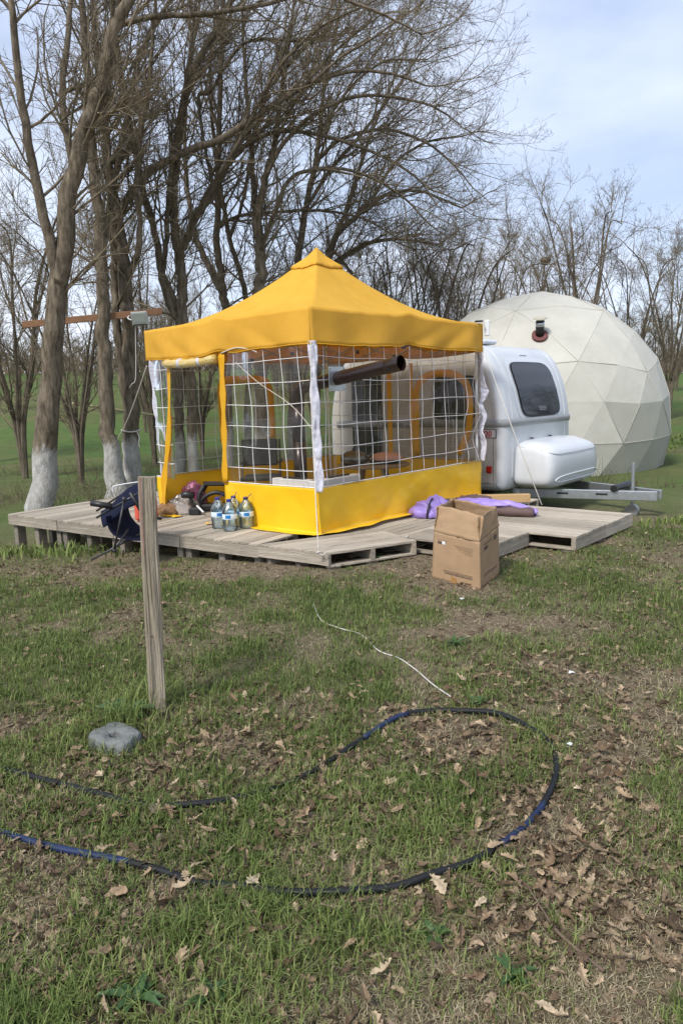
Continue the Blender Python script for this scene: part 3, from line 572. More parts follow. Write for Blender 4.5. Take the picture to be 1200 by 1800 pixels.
for i in range(18):
    px = rr.uniform(-60, 1260); Y = rr.uniform(30, 46); p = at(px, 700, Y); plant(rr.randrange(3), p.x, Y, rr.uniform(.55, .8) * (1 if px < 900 else .9), rr.uniform(0, 6), 'bare grey tree far off at the foot of the green bank', 'bare trees far off on the bank')
for i, (px, Y, sc) in enumerate([(30, 19, 1.1), (130, 17, .95), (265, 21, .9), (-40, 24, 1.2), (350, 24, .9), (520, 25, .8), (660, 27, .95), (770, 28, .95), (880, 31, .85)]):
    p = at(px, 700, Y); plant((i * 2) % 3, p.x, Y, sc, i * 1.3, 'bare second-row tree ' + ['behind the big trunk at the far left', 'left of the navy chair, past the first trunks', 'behind the floodlight', 'outside the left edge of the picture', 'seen through the tent doorway', 'behind the tent peak', 'behind the right roof slope', 'behind the caravan roof', 'behind the dome top'][i], 'bare trees of the second row')
# hedge-like far wood on the crest
RNG = np.random.default_rng(5); n = 5200; hx = RNG.uniform(-75, 75, n); hy = 62 + RNG.random(n) * 22; hb = np.stack([hx, hy, gz(hx, hy)], -1)
P = grow(hb, np.stack([RNG.normal(size=n) * .3, RNG.normal(size=n) * .3, np.ones(n)], -1), 1.6 + 2.6 * RNG.random(n), 3, .2, np.zeros(3)); v1, f1 = tubes(P, taper(np.full(n, .05), 4, .4), 3)
b_, d_, l_, r_ = children(P, taper(np.full(n, .05), 4, .4), np.full(n, 2.8), 2, .1, .5, .6, np.array([0, 0, .3]), .6, .04); P2 = grow(b_, d_, l_, 2, .2, np.zeros(3)); v2, f2 = tubes(P2, taper(np.maximum(r_, .02), 3, .5), 3)
tag(link('distant_wood', np_mesh('distant_wood', np.concatenate([v1, v2]), np.concatenate([f1, f2 + len(v1)])), None, M_twig), 'grey-brown leafless wood along the top of the far bank', 'wood', kind='stuff')
# brush under the trees
n = 9000; hx = RNG.uniform(-11, 9, n); hy = 12 + RNG.random(n) ** 1.2 * 9; k_ = fbm(hx * .5, hy * .5, 40, 3) > .47; hx = hx[k_]; hy = hy[k_]; n = len(hx); hb = np.stack([hx, hy, gz(hx, hy)], -1)
P = grow(hb, np.stack([RNG.normal(size=n) * .6, RNG.normal(size=n) * .6, np.ones(n)], -1), .15 + .5 * RNG.random(n) ** 2, 3, .35, np.zeros(3)); v1, f1 = tubes(P, taper(np.full(n, .006), 4, .4), 3)
tag(link('undergrowth', np_mesh('undergrowth', v1, f1), None, mat('dry stems', (.10, .085, .05), (.17, .15, .08), 4, .9)), 'dry brownish stems and brambles round the foot of the trees', 'undergrowth', kind='stuff')
RNG = np.random.default_rng(21); rr = random.Random(21)
# ------------------------------------------------------------------ pallets
DZ = .16
BOARD = {}
def board_mesh(L, W, T, v):
    k = (round(L, 2), round(W, 3), T, v)
    if k not in BOARD:
        r = random.Random(hash(k) & 0xffff); mb = MB(); n = 5; vs = []
        for i in range(n + 1):
            x = -L / 2 + L * i / n; j = [r.uniform(-.0025, .0025) for _ in range(4)]; b = .003
            vs += [(x, -W / 2 + j[0], -T / 2), (x, -W / 2 + j[0], T / 2 - b), (x, -W / 2 + b + j[0], T / 2 + j[1] * .5), (x, W / 2 - b + j[2], T / 2 + j[3] * .5), (x, W / 2 + j[2], T / 2 - b), (x, W / 2 + j[2], -T / 2)]
        fs = [(i * 6 + a, (i + 1) * 6 + a, (i + 1) * 6 + (a + 1) % 6, i * 6 + (a + 1) % 6) for i in range(n) for a in range(6)] + [tuple(range(6)), tuple(n * 6 + a for a in range(5, -1, -1))]
        me = bpy.data.meshes.new('board'); me.from_pydata(vs, [], fs); me.materials.append(M_wood); BOARD[k] = me
    return BOARD[k]
def put(name, me, parent, loc, rz=0, tilt=0):
    o = bpy.data.objects.new(name, me); COL.objects.link(o); o.parent = parent; o.location = loc; o.rotation_euler = (tilt, 0, rz); return o
FOOT = {}
def foot_mesh(h):
    if h not in FOOT: mb = MB(); mb.box((0, 0, 0), (.12, .085, h), bev=.006); me = bpy.data.meshes.new('foot'); me.from_pydata(mb.v, [], mb.f); me.materials.append(M_wood2); FOOT[h] = me
    return FOOT[h]
def pallet(o, d, L, W, label, z=DZ, gap=.007, starts=None, nb=None):
    ang = math.atan2(d[1], d[0]); t = thing('pallet', (o[0], o[1], z), label, 'pallet', 'pallets laid as a deck', ang)
    nb = nb or max(2, round(W / .118)); w = W / nb
    for i in range(nb):
        y = w * (i + .5); s = starts(y) if starts else 0; l = L - s + rr.uniform(-.008, .008)
        if starts:
            hw = (w - gap) / 2; sa, sb = starts(y - hw), starts(y + hw); mb = MB(); tz = rr.uniform(-.002, .002)
            mb.add([(sa, y - hw, z_) for z_ in (-.02, tz)] + [(L, y - hw, z_) for z_ in (-.02, tz)] + [(L, y + hw, z_) for z_ in (-.02, tz)] + [(sb, y + hw, z_) for z_ in (-.02, tz)], [(1, 3, 5, 7), (0, 6, 4, 2), (0, 2, 3, 1), (4, 6, 7, 5), (0, 1, 7, 6), (2, 4, 5, 3)])
            me = bpy.data.meshes.new('board'); me.from_pydata(mb.v, [], mb.f); me.materials.append(M_wood); put('board', me, t, (0, 0, 0)); continue
        put('board', board_mesh(l, w - gap - rr.choice([0, .004, .008]), .02, i % 3), t, (s + l / 2, y, -.010 + rr.uniform(-.0025, .002)), rr.uniform(-.006, .006), rr.uniform(-.01, .01))
    for j, x in enumerate((.024, L / 2, L - .024)):
        s0 = starts(0) if starts and j == 0 else 0
        if starts and j == 0:
            ln = math.hypot(W, starts(W)); a = math.atan2(W, starts(W)); put('stringer', board_mesh(ln, .042, .095, 9), t, (starts(W) / 2 + .024, W / 2, -.070), a)
        else: put('stringer', board_mesh(W - .004, .042, .112, 8), t, (x, W / 2, -.0785), math.pi / 2)
        for y in (.06, W / 2, W - .06):
            sx = starts(y) if starts and j == 0 else 0
            gx_, gy_ = o[0] + d[0] * (x + sx) - d[1] * y, o[1] + d[1] * (x + sx) + d[0] * y
            h = z - .136 - G(gx_, gy_) + .03
            if h > .02: q_ = put('foot', foot_mesh(round(h, 2)), t, (x + sx + (.09 if j == 0 else -.07 if j == 2 else 0), y, -.136 - round(h, 2) / 2), 0)
    for y in (.05, W - .05): put('bottom_board', board_mesh(L - .02, .09, .018, 6), t, (L / 2, y, -.128), 0)
    return t
E1 = (.586, .81); E2 = (-.81, .586); P0 = (-.14, 6.16)
def pe(s, q): return (P0[0] + E2[0] * s + E1[0] * q, P0[1] + E2[1] * s + E1[1] * q)
pallet(P0, (.898, .44), .93, .74, 'skewed corner pallet under the tent front corner, with the guy rope knotted to it', starts=lambda y: -.533 * y, nb=6)
nm = ['pallet whose edge shows in front of the water bottles', 'pallet in front of the open tent doorway', 'pallet beside the folded navy chair at the left end of the deck', 'leftmost pallet beyond the folded navy chair']
for i in range(4):
    pallet(pe(.83 + 1.1 * i, 0), E1, 1.2, 1.09, nm[i], DZ + .004)
    pallet(pe(.83 + 1.1 * i, 1.21), E1, 1.2, 1.09, ['inner pallet in the middle of the tent floor', 'inner pallet under the plastic bag and black stool', 'pallet behind the red bag at the left of the tent', 'pallet behind the leftmost one'][i], DZ + .002)
for i in range(3): pallet((.57 + .66 * 1.21 * i - .005, 6.805 + .75 * 1.21 * i), (.66, .751), (1.2, 1.2, .58)[i], .82, ['pallet along the right tent skirt, nearest the front corner', 'middle pallet along the right tent skirt', 'pallet at the right rear tent corner'][i], DZ - .024)
D2 = (.751, -.66)
pallet((.575, 6.785), D2, .93, .82, 'pallet directly behind the cardboard box', DZ)
pallet((1.115, 7.40), D2, 1.40, .75, 'rightmost pallet with its end corner sticking out over the grass', DZ + .003, nb=6)
pallet((1.61, 7.963), D2, 1.40, .76, 'pallet at the back right with the white guy rope tied to it', DZ + .001, nb=6)

# ------------------------------------------------------------------ the tent
F_, R_, L__, B_ = Vector((-.235, 6.993, 0)), Vector((1.86, 9.39, 0)), Vector((-2.24, 8.747, 0)), Vector((-.145, 11.14, 0))
CEN = (F_ + R_ + L__ + B_) / 4; ZE = 2.383; ZP = at(547, 440, 9.07).z
tent = thing('canopy_tent', (CEN.x, CEN.y, DZ), 'yellow pop-up canopy tent with clear corded plastic walls on the pallets', 'tent')
def rp_(u, v, off=0.0):
    p = F_ * (1 - u) * (1 - v) + R_ * u * (1 - v) + L__ * (1 - u) * v + B_ * u * v
    p = CEN + (p - CEN) * 1.018; a, b = 2 * u - 1, 2 * v - 1; t = max(abs(a), abs(b)); m_ = min(abs(a), abs(b))
    f = (1 - t) ** 1.75; z = ZE + (ZP - ZE) * f
    z -= .045 * math.sin(math.pi * t) * (1 - (m_ / max(t, 1e-3))) ** 1.2                 # cloth dips between the ridges
    z += .020 * (float(fbm(u * 5, v * 5, 3)) - .5) * t + .012 * (float(fbm(u * 22, v * 5, 8)) - .5) * t
    z += .038 * math.exp(-((a if abs(b) >= abs(a) else b) / .10) ** 2) * max(0, (t - .72) / .28)  # pushed up by the mid-side truss
    return Vector((p.x, p.y, z + off))
def tri_grid(fn, n):                                 # square grid cut so that every cell's diagonal runs towards the middle
    vs = [fn(i / n, j / n) for j in range(n + 1) for i in range(n + 1)]; fs = []
    for j in range(n):
        for i in range(n):
            a, b, c, d = j * (n + 1) + i, j * (n + 1) + i + 1, (j + 1) * (n + 1) + i + 1, (j + 1) * (n + 1) + i
            fs += [(a, b, c), (a, c, d)] if (i < n / 2) == (j < n / 2) else [(a, b, d), (b, c, d)]
    return vs, fs
def capf(i, j):
    u, v = .5 + (i - .5) * .155, .5 + (j - .5) * .155; p = rp_(u, v); t = max(abs(i - .5), abs(j - .5)) * 2
    a_ = math.atan2(j - .5, i - .5); p.z = max(p.z + .010 + .026 * t * t, ZE + (ZP - ZE) * (1 - .255 * t) + .035 * (1 - t) ** 3) + .004 * math.sin(a_ * 14) * t * t + (.02 if t > .99 else 0) * -1; return p
mb = MB(); mb.add(*tri_grid(rp_, 72)); roof = mb.build('roof', M_roof, tent, True)
mb = MB(); mb.add(*tri_grid(capf, 24)); mb.build('peak_cap', M_roof, roof, True, solid=.004)
def side(A, Bp, s, z, off=0):                                     # a point on a wall: s metres from A, height z
    d = (Bp - A).normalized(); n = Vector((d.y, -d.x, 0)); n = n if n.dot(A - CEN) > 0 else -n
    return Vector((A.x, A.y, 0)) + d * s + n * off + Vector((0, 0, z))
SIDES = [(F_, R_, 0), (F_, L__, 1), (L__, B_, 2), (B_, R_, 3)]
def uv_edge(k, t): return {0: (t, 0), 1: (0, t), 2: (t, 1), 3: (1 - 0, 1 - t)}[k]
for A, Bp, k in SIDES:
    Ls = (Bp - A).length
    def val(t, v, A=A, Bp=Bp, k=k):
        if k == 3: u_, v_ = 1, 1 - t
        else: u_, v_ = uv_edge(k, t)
        top = rp_(u_, v_); n = side(A, Bp, 0, 0, 1) - side(A, Bp, 0, 0, 0); e = min(t, 1 - t) * 2
        w = .02 * math.sin(t * 9 + k * 2) + .016 * math.sin(t * 23 + k) + .05 * (float(vn(t * 7, v * 1.2, k)) - .5)
        drop = .345 + .012 * math.sin(t * 7 + k * 3) + (.018 * math.sin(math.pi * t))
        if k == 0: drop += .02 * max(0, t - .7) - .025 * math.sin(math.pi * min(1, t * 1.4))
        return top + n * ((.015 + w * v + .012 * v + .035 * v * (abs(float(vn(t * 6 + v * 1.4, k, 17)) - .5) * 2 - .4)) * min(1, e * 5) + .004 * v) + Vector((0, 0, -drop * v))
    mb = MB(); mb.grid(val, 70, 10); val_o = mb.build('valance', M_roof, tent, True, solid=.003)
    mb = MB(); mb.tube([val(i / 60, 1.0) for i in range(61)], .006, 5); mb.build('hem', M_strap, val_o, True)
# clear walls, skirts, cords
def wall_off(s, z, sd, amp=1.0, crump=None):
    o = .018 * (float(fbm(s * 1.6, z * 2.2, sd)) - .5) * 2 * amp + .009 * (float(fbm(s * 6, z * 3.5, sd + 4)) - .5) * 2 * amp
    if crump: o += crump(s, z)
    return o
def pvc(A, Bp, s0, s1, z0, z1, sd, m, crump=None, base=0, vstep=.242, hstep=.222, cr=.0038, nu=40, nv=26, phase=.11):
    mb = MB(); mb.grid(lambda a, b: side(A, Bp, s0 + (s1 - s0) * a, z0 + (z1 - z0) * b, base + wall_off(s0 + (s1 - s0) * a, z0 + (z1 - z0) * b, sd, 1, crump)), nu, nv)
    pn = mb.build('clear_panel', m, tent, True)
    s = s0 + phase
    while s < s1 - .02:
        ph = rr.uniform(0, 6); am = rr.uniform(.004, .012); mb = MB()
        mb.tube([side(A, Bp, s + am * math.sin(z0 * 3 + q * .55 + ph) + (crump(s, z0 + (z1 - z0) * q / 20) * .6 if crump else 0), z0 + (z1 - z0) * q / 20, base + .007 + wall_off(s, z0 + (z1 - z0) * q / 20, sd, 1, crump)) for q in range(21)], cr, 4)
        mb.build('cord', M_cord, pn, True); s += vstep
    z = z0 + hstep * .85
    while z < z1 - .03:
        ph = rr.uniform(0, 6); mb = MB(); n = max(6, int((s1 - s0) * 9))
        mb.tube([side(A, Bp, s0 + (s1 - s0) * q / n, z + .006 * math.sin(q * .6 + ph) - .012 * math.sin(math.pi * q / n), base + .009 + wall_off(s0 + (s1 - s0) * q / n, z, sd, 1, crump)) for q in range(n + 1)], cr, 4)
        mb.build('cord', M_cord, pn, True); z += hstep
    return pn
crR = lambda s, z: .05 * float(ss(2.5, 3.15, s)) * math.sin(z * 9 + s * 5) * (1 - abs(z - 1.2) / 1.2)
ZS = .62
pvc(F_, R_, .03, 3.15, ZS, 2.06, 2, M_pvc, crR, phase=.13)
pvc(F_, L__, .03, 1.31, ZS, 2.06, 5, M_pvc, phase=.14)
pvc(F_, L__, 2.30, 2.64, ZS, 2.06, 8, M_pvc, nu=10, phase=.15)
pvc(L__, B_, .03, 3.15, ZS, 2.06, 12, M_pvc2, cr=.0035, phase=.2)
pvc(B_, R_, .03, 2.64, ZS, 2.06, 14, M_pvc2, cr=.0035, phase=.2)
def skirt(A, Bp, s0, s1, sd, flare=.13):
    def f(a, b):
        s = s0 + (s1 - s0) * a; z = ZS + .015 - (ZS + .01 - DZ) * min(1, b / .82)
        fl = 0 if b < .82 else (b - .82) / .18
        o = .010 + .022 * (float(fbm(s * 2.2, b * 1.5, sd)) - .5) * 2 + .05 * b ** 3 * (float(vn(s * 3, 0, sd)) - .3)
        # diagonal drag folds
        q = float(vn(s * 2.1 + b * 1.6, b * .7 + sd, sd)); q2 = float(vn(s * 4.3 - b * 1.9, b * .9, sd + 3)); q3 = float(vn(s * 1.1 - 2.5, b * .5, sd + 8))
        o += (.045 * (abs(q - .5) * 2 - .5) + .020 * (abs(q2 - .5) * 2 - .5)) * b * (1 - fl) * (.4 + q3)
        o += fl * flare * (.75 + .7 * (float(vn(s * 2.1, 3, sd)) - .4))
        return side(A, Bp, s, max(z, DZ + .006 + .018 * float(vn(s * 4, b * 9, sd + 2)) * (1 - fl * .4)) + .012 * max(0, fl - .3) * float(vn(s * 6, 1, sd)), o)
    mb = MB(); mb.grid(f, max(8, int((s1 - s0) * 26)), 26); sk = mb.build('skirt', M_skirt, tent, True, solid=.002)
    mb = MB(); mb.tube([f(i / 30, 0) + Vector((0, 0, .004)) for i in range(31)], .006, 5); mb.build('welt', M_cord, sk, True)
    return sk
skirt(F_, R_, -.02, 3.18, 3); skirt(F_, L__, -.02, 1.40, 6); skirt(F_, L__, 2.50, 2.68, 9, .10); skirt(L__, B_, 0, 3.18, 13, .02); skirt(B_, R_, 0, 2.66, 15, .02)
def ribbon(name, pts, w, wdir, m, parent=tent, wob=0, tw=0, sub=5, solid=.003):
    P = smoothpts(pts, sub); n = len(P) - 1; W0 = Vector(wdir).normalized(); mb = MB()
    def f(a, b):
        j = int(round(b * n)); p = P[j]; t_ = (P[min(j + 1, n)] - P[max(j - 1, 0)]).normalized(); wd_ = Matrix.Rotation(tw * math.sin(b * 7 + w * 90), 3, t_) @ W0
        q = p + wd_ * w * (a - .5) * (1 + .25 * math.sin(b * 23) * (1 if wob else 0)); q = q + wd_.cross(t_) * wob * (float(vn(a * 3.3, b * n * .55, w * 100)) - .5); return q
    mb.grid(f, 6, n); return mb.build(name, m, parent, True, solid=solid)
dR = (R_ - F_).normalized(); dL = (L__ - F_).normalized()
nR = side(F_, R_, 0, 0, 1) - side(F_, R_, 0, 0, 0); nL = side(F_, L__, 0, 0, 1) - side(F_, L__, 0, 0, 0)
fc = lambda z, x=0: F_ + Vector((x, -.035, z))
ribbon('corner_flap', [fc(2.06, .01), fc(1.85, .02), fc(1.6, .012), fc(1.35, .03), fc(1.15, .02), fc(.95, .03), fc(.78, .03), fc(.60, .025)], .075, (1, .1, 0), M_whitefab, wob=.035, sub=8)
rc = lambda z, x=0: R_ + Vector((x, -.03, z))
ribbon('corner_flap', [rc(2.03, 0), rc(1.85, .0), rc(1.62, .035), rc(1.5, .05), rc(1.35, .0), rc(1.2, .03), rc(1.05, .0), rc(.9, .03), rc(.62, .02)], .085, (1, -.4, 0), M_whitefab, wob=.05, tw=.7, sub=8)
lc = lambda z, x=0: L__ + Vector((x + .05, -.03, z))
ribbon('corner_flap', [lc(2.04), lc(1.7, .0), lc(1.4, .01), lc(1.1, .03), lc(.8, .04), lc(.62, .04)], .085, (1, .2, 0), M_whitefab, wob=.03, sub=8)
for z in (1.5, 1.17, .82): pass
ribbon('door_strap', [side(F_, L__, 1.31, 2.04, .02), side(F_, L__, 1.32, 1.6, .022), side(F_, L__, 1.345, 1.1, .02), side(F_, L__, 1.37, .62, .026)], .085, dL, M_strap, wob=.008)
ribbon('door_strap', [side(F_, L__, 2.26, 1.95, .02), side(F_, L__, 2.30, 1.5, .022), side(F_, L__, 2.40, 1.0, .02), side(F_, L__, 2.50, .62, .03), side(F_, L__, 2.53, .35, .04), side(F_, L__, 2.54, .20, .05)], .080, dL, M_strap, wob=.012, tw=.25)
ribbon('door_edge', [side(F_, L__, 2.52, .172, .02), side(F_, L__, 2.45, .182, .08), side(F_, L__, 2.33, .178, .07), side(F_, L__, 2.22, .18, .05)], .10, nL, M_skirt, wob=.02)
M_roll = mat('rolled clear door', (.50, .31, .02), (.60, .50, .25), 9, .12, .5, 14, stretch=(1, 1, 4), coat=.5)
mb = MB(); mb.tube([side(F_, L__, 1.37 + .92 * q / 12, 1.975 - .018 * math.sin(math.pi * q / 12), .055 + .006 * math.sin(q * 2)) for q in range(13)], [.050 + .004 * math.sin(q * 3) for q in range(13)], 14); roll = mb.build('rolled_door', M_roll, tent, True)
for s in (1.62, 1.98):
    mb = MB(); mb.tube([side(F_, L__, s - .02, 1.965, .055), side(F_, L__, s + .02, 1.962, .055)], .056, 14); mb.build('tie', M_whitefab, roll, True)
mb = MB(); mb.lathe([(.02, 0), (.045, .004), (.05, -.01)], (0, 0, 0), 14); 
# yellow window and door borders on the far walls
LB_in = side(L__, B_, 0, 0, -.02) - side(L__, B_, 0, 0, 0)
def border(A, Bp, pts, w):
    P = smoothpts([side(A, Bp, s, z, -.022) for s, z in pts], 5); n = len(P) - 1; nn = (side(A, Bp, 0, 0, 1) - side(A, Bp, 0, 0, 0)); mb = MB()
    def f(a, b):
        j = int(round(b * n)); t_ = (P[min(j + 1, n)] - P[max(j - 1, 0)]).normalized(); return P[j] + nn.cross(t_).normalized() * w * (a - .5)
    mb.grid(f, 2, n); mb.build('window_border', M_strap, tent, True, solid=.004)
border(L__, B_, [(1.05, .98), (1.05, 1.4), (1.06, 1.70), (1.16, 1.79), (1.5, 1.80), (1.82, 1.79), (1.93, 1.68), (1.95, 1.4), (1.95, .98)], .11)
border(B_, R_, [(1.66, .66), (1.66, 1.3), (1.68, 1.60), (1.85, 1.76), (2.1, 1.79), (2.34, 1.74), (2.48, 1.60), (2.52, 1.35), (2.50, 1.05), (2.42, .85), (2.34, .70)], .10)
border(B_, R_, [(1.20, .62), (1.20, 1.4), (1.20, 1.95)], .085); border(B_, R_, [(1.58, .62), (1.58, 1.4), (1.58, 1.95)], .06)
# frame
for c in (F_, R_, L__, B_):
    p = CEN + (c - CEN) * .975; mb = MB(); mb.box((p.x, p.y, (DZ + 2.3) / 2 + .0), (.032, .032, 2.3 - DZ), bev=.004); mb.box((p.x, p.y, DZ + .006), (.08, .08, .01)); mb.build('leg', M_white, tent)
for A, Bp, k in SIDES:
    Ls = (Bp - A).length
    for a, b in ((0, .25), (.25, .5), (.5, .75), (.75, 1)):
        for z0, z1 in ((2.28, 2.05), (2.05, 2.28)):
            mb = MB(); mb.tube([side(A, Bp, a * Ls, z0, -.05), side(A, Bp, b * Ls, z1, -.05)], .010, 6); mb.build('truss_bar', M_alu, tent)
    for a in (.25, .5, .75): mb = MB(); mb.box(side(A, Bp, a * Ls, 2.165 if a != .5 else 2.06, -.06), (.05, .05, .05), bev=.008); mb.build('truss_joint', M_black, tent)
for A, Bp, k in SIDES[:2]:
    m0 = side(A, Bp, (Bp - A).length / 2, 2.1, -.05); m1 = CEN + Vector((0, 0, 2.45)); mb = MB(); mb.tube([m0, m1], .011, 6); mb.build('truss_bar', M_alu, tent)
mb = MB(); mb.box((1.95, 9.38, 2.33), (.06, .05, .20), bev=.008); mb.build('corner_fitting', M_white, tent)
mb = MB(); mb.box((1.83, 9.30, 2.41), (.10, .06, .02), bev=.005); mb.build('corner_pad', M_black, tent)
# flue plate and guy ropes
Mr = Matrix((dR, nR, (0, 0, 1))).transposed()
mb = MB(); c = side(F_, R_, .33, 1.70, .03); mb.box(c, (.25, .006, .24), Mr, bev=.002); pl = mb.build('flue_plate', M_galv, tent)
for a in (-.105, .105):
    for b in (-.10, .10): mb = MB(); mb.tube([c + dR * a + Vector((0, 0, b)), c + dR * a + Vector((0, 0, b)) + nR * .01], .008, 6); mb.build('bolt', M_alu, pl)
kn = Vector((-.215, 6.13, .172))
mb = MB(); mb.tube(smoothpts([fc(2.05, 0) + Vector((0, -.03, 0)), Vector((-.245, 6.72, 1.42)), Vector((-.235, 6.48, .92)), kn], 8), .0055, 6)
for q in range(5): mb.tube([kn + Vector((rr.uniform(-.02, .02), rr.uniform(-.01, .01), rr.uniform(-.01, .02))) for _ in range(3)], .007, 5)
mb.tube(smoothpts([kn, kn + Vector((.04, -.01, -.02)), kn + Vector((.075, -.01, .012))], 4), .005, 5); mb.build('guy_rope', M_rope, tent, True)
kn = Vector((2.38, 8.35, .17)); mb = MB(); mb.tube([R_ + Vector((.03, -.03, 2.1)), (R_ + Vector((.03, -.03, 2.1)) + kn) / 2 + Vector((0, 0, -.03)), kn], [.004, .0055, .007], 6); mb.build('guy_rope', M_rope, tent, True)
mb = MB(); g1 = at(200, 785, 13.55); mb.tube(smoothpts([L__ + Vector((-.03, -.02, 1.97)), (L__ + g1) / 2 + Vector((0, 0, .93)), g1], 5), .008, 5); mb.build('guy_rope', M_rope, tent, True)
mb = MB(); mb.tube(smoothpts([side(F_, L__, 1.15, 1.93, -.04), side(F_, L__, .8, 1.70, -.03), side(F_, L__, .35, 1.46, -.04), side(F_, L__, .06, 1.22, -.03)], 5), .006, 5); mb.tube(smoothpts([side(F_, L__, 1.3, 2.03, .03), side(F_, L__, 1.05, 2.07, .03), side(F_, L__, .8, 2.03, .04), side(F_, L__, .72, 2.0, .04)], 5), .006, 5); mb.build('pale_strand', M_rope, tent, True)  # thin pale strands, one running diagonally across the left clear panel

# ------------------------------------------------------------------ stove pipe and what stands in the tent
pc = side(F_, R_, .33, 1.70, 0); axis_ = (nR * .82 + Vector((0, 0, .11))).normalized()
el = pc - axis_ * .44; vt = Vector((el.x - nR.x * .1, el.y - nR.y * .1, el.z - .10))
sp = thing('stove_pipe', (vt.x, vt.y, DZ), 'dark brown stove pipe bending out through the right tent wall', 'stove pipe')
endp = pc + axis_ * .83
mb = MB(); mb.tube([el + axis_ * .05, endp - axis_ * .16], .069, 24, cap=False); mb.tube([endp - axis_ * .17, endp - axis_ * .165, endp], [.069, .0725, .0725], 24, cap=False); mb.tube([endp, endp - axis_ * .3], .0665, 24, cap=False); mb.build('outlet_pipe', M_pipe, sp, True)
mb = MB(); arc = [vt + Vector((0, 0, -.10)), vt + Vector((0, 0, -.0)) + nR * .01, vt + nR * .035 + Vector((0, 0, .06)), el - axis_ * .015, el + axis_ * .07]; mb.tube(smoothpts(arc, 3), .072, 20); mb.build('elbow', M_pipe, sp, True)
mb = MB(); mb.tube([vt + Vector((0, 0, -.08)), Vector((vt.x, vt.y, 1.05))], .068, 20); mb.tube([Vector((vt.x, vt.y, 1.07)), Vector((vt.x, vt.y, .55))], .071, 20); mb.build('riser_pipe', M_pipe, sp, True)
mb = MB(); mb.box((vt.x, vt.y, .38), (.36, .32, .30), Mr, bev=.02); st = mb.build('stove', M_black, sp)
for (a, b) in ((-.12, -.1), (.12, -.1), (-.12, .1), (.12, .1)): mb = MB(); mb.box((vt.x + a, vt.y + b, .195), (.03, .03, .07)); mb.build('leg', M_black, sp)
for A, Bp, s0, s1, lb in ((F_, L__, .05, .74, 'low white board standing inside the left clear wall'), (F_, R_, .06, .80, 'low white board standing inside the right clear wall')):
    d = (Bp - A).normalized(); n = side(A, Bp, 0, 0, 1) - side(A, Bp, 0, 0, 0); M3 = Matrix((d, n, (0, 0, 1))).transposed(); c = side(A, Bp, (s0 + s1) / 2, .43, -.14)
    t = thing('white_board', (c.x, c.y, DZ), lb, 'white board', 'white boards inside the tent'); mb = MB(); mb.box(c, (s1 - s0, .10, .53), M3, bev=.01); mb.build('panel', M_white, t)
    mb = MB(); mb.box(c + Vector((0, 0, .272)) + d * .05, ((s1 - s0) * .45, .05, .02), M3, bev=.004); mb.build('slot_cover', M_black, t)
tb = thing('round_table', (.42, 8.85, DZ), 'round wooden table inside the tent carrying a kettle and a pan', 'table')
mb = MB(); mb.lathe([(0, .655), (.43, .655), (.45, .665), (.45, .685), (.43, .695), (0, .695)], (.42, 8.85, 0), 32); mb.build('table_top', M_tblw, tb)
for a in (.6, 2.2, 3.8, 5.3):
    mb = MB(); mb.tube([(.42 + .18 * math.cos(a), 8.85 + .18 * math.sin(a), .655), (.42 + .32 * math.cos(a), 8.85 + .32 * math.sin(a), DZ)], .024, 8); mb.build('leg', M_tblw, tb)
kt = thing('kettle', (.18, 8.72, .696), 'dull steel domed kettle on the round table in the tent', 'kettle')
mb = MB(); mb.lathe([(0, 0), (.12, 0), (.165, .03), (.175, .08), (.15, .13), (.09, .165), (.03, .18), (0, .182)], (.18, 8.72, .696), 24); mb.build('kettle_body', M_pan, kt, True)
mb = MB(); mb.lathe([(0, .18), (.02, .18), (.022, .205), (0, .21)], (.18, 8.72, .696), 10); mb.build('lid_knob', M_black, kt, True)
mb = MB(); mb.tube(smoothpts([(.32, 8.70, .76), (.37, 8.68, .79), (.40, 8.67, .84)], 4), .016, 8); mb.build('spout', M_pan, kt, True)
pn_ = thing('pan', (.56, 8.78, .696), 'shallow dark pan with a rounded pinkish cover beside the kettle', 'pan')
mb = MB(); mb.lathe([(0, 0), (.16, 0), (.22, .045), (.225, .05), (.215, .05), (.15, .01), (0, .01)], (.56, 8.78, .696), 24); mb.tube([(.36, 8.72, .74), (.24, 8.56, .76)], .012, 6); mb.build('pan_body', M_pan, pn_, True)
mb = MB(); mb.lathe([(.2, .048), (.195, .08), (.15, .115), (.08, .13), (0, .135)], (.58, 8.80, .696), 24); mb.build('pan_cover', M_copper, pn_, True)
ch = thing('folding_chair', (-.98, 8.95, DZ), 'black folding chair standing inside the tent left of the stove pipe', 'chair')
mb = MB(); mb.box((-1.02, 9.12, .86), (.46, .05, .34), Matrix.Rotation(-.2, 3, 'X'), bev=.015); mb.build('backrest', M_black, ch)
mb = MB(); mb.box((-.98, 8.92, .56), (.46, .42, .05), bev=.015); mb.build('seat', M_black, ch)
for sx in (-.24, .24):
    mb = MB(); mb.tube([(-.98 + sx, 8.72, DZ), (-1.0 + sx, 9.14, 1.02)], .012, 6); mb.build('leg', M_frame, ch)
    mb = MB(); mb.tube([(-.98 + sx, 9.14, DZ), (-.98 + sx, 8.72, .58)], .012, 6); mb.build('leg', M_frame, ch)
    mb = MB(); mb.box((-.98 + sx, 8.92, .76), (.05, .36, .03), bev=.008); mb.build('armrest', M_black, ch)

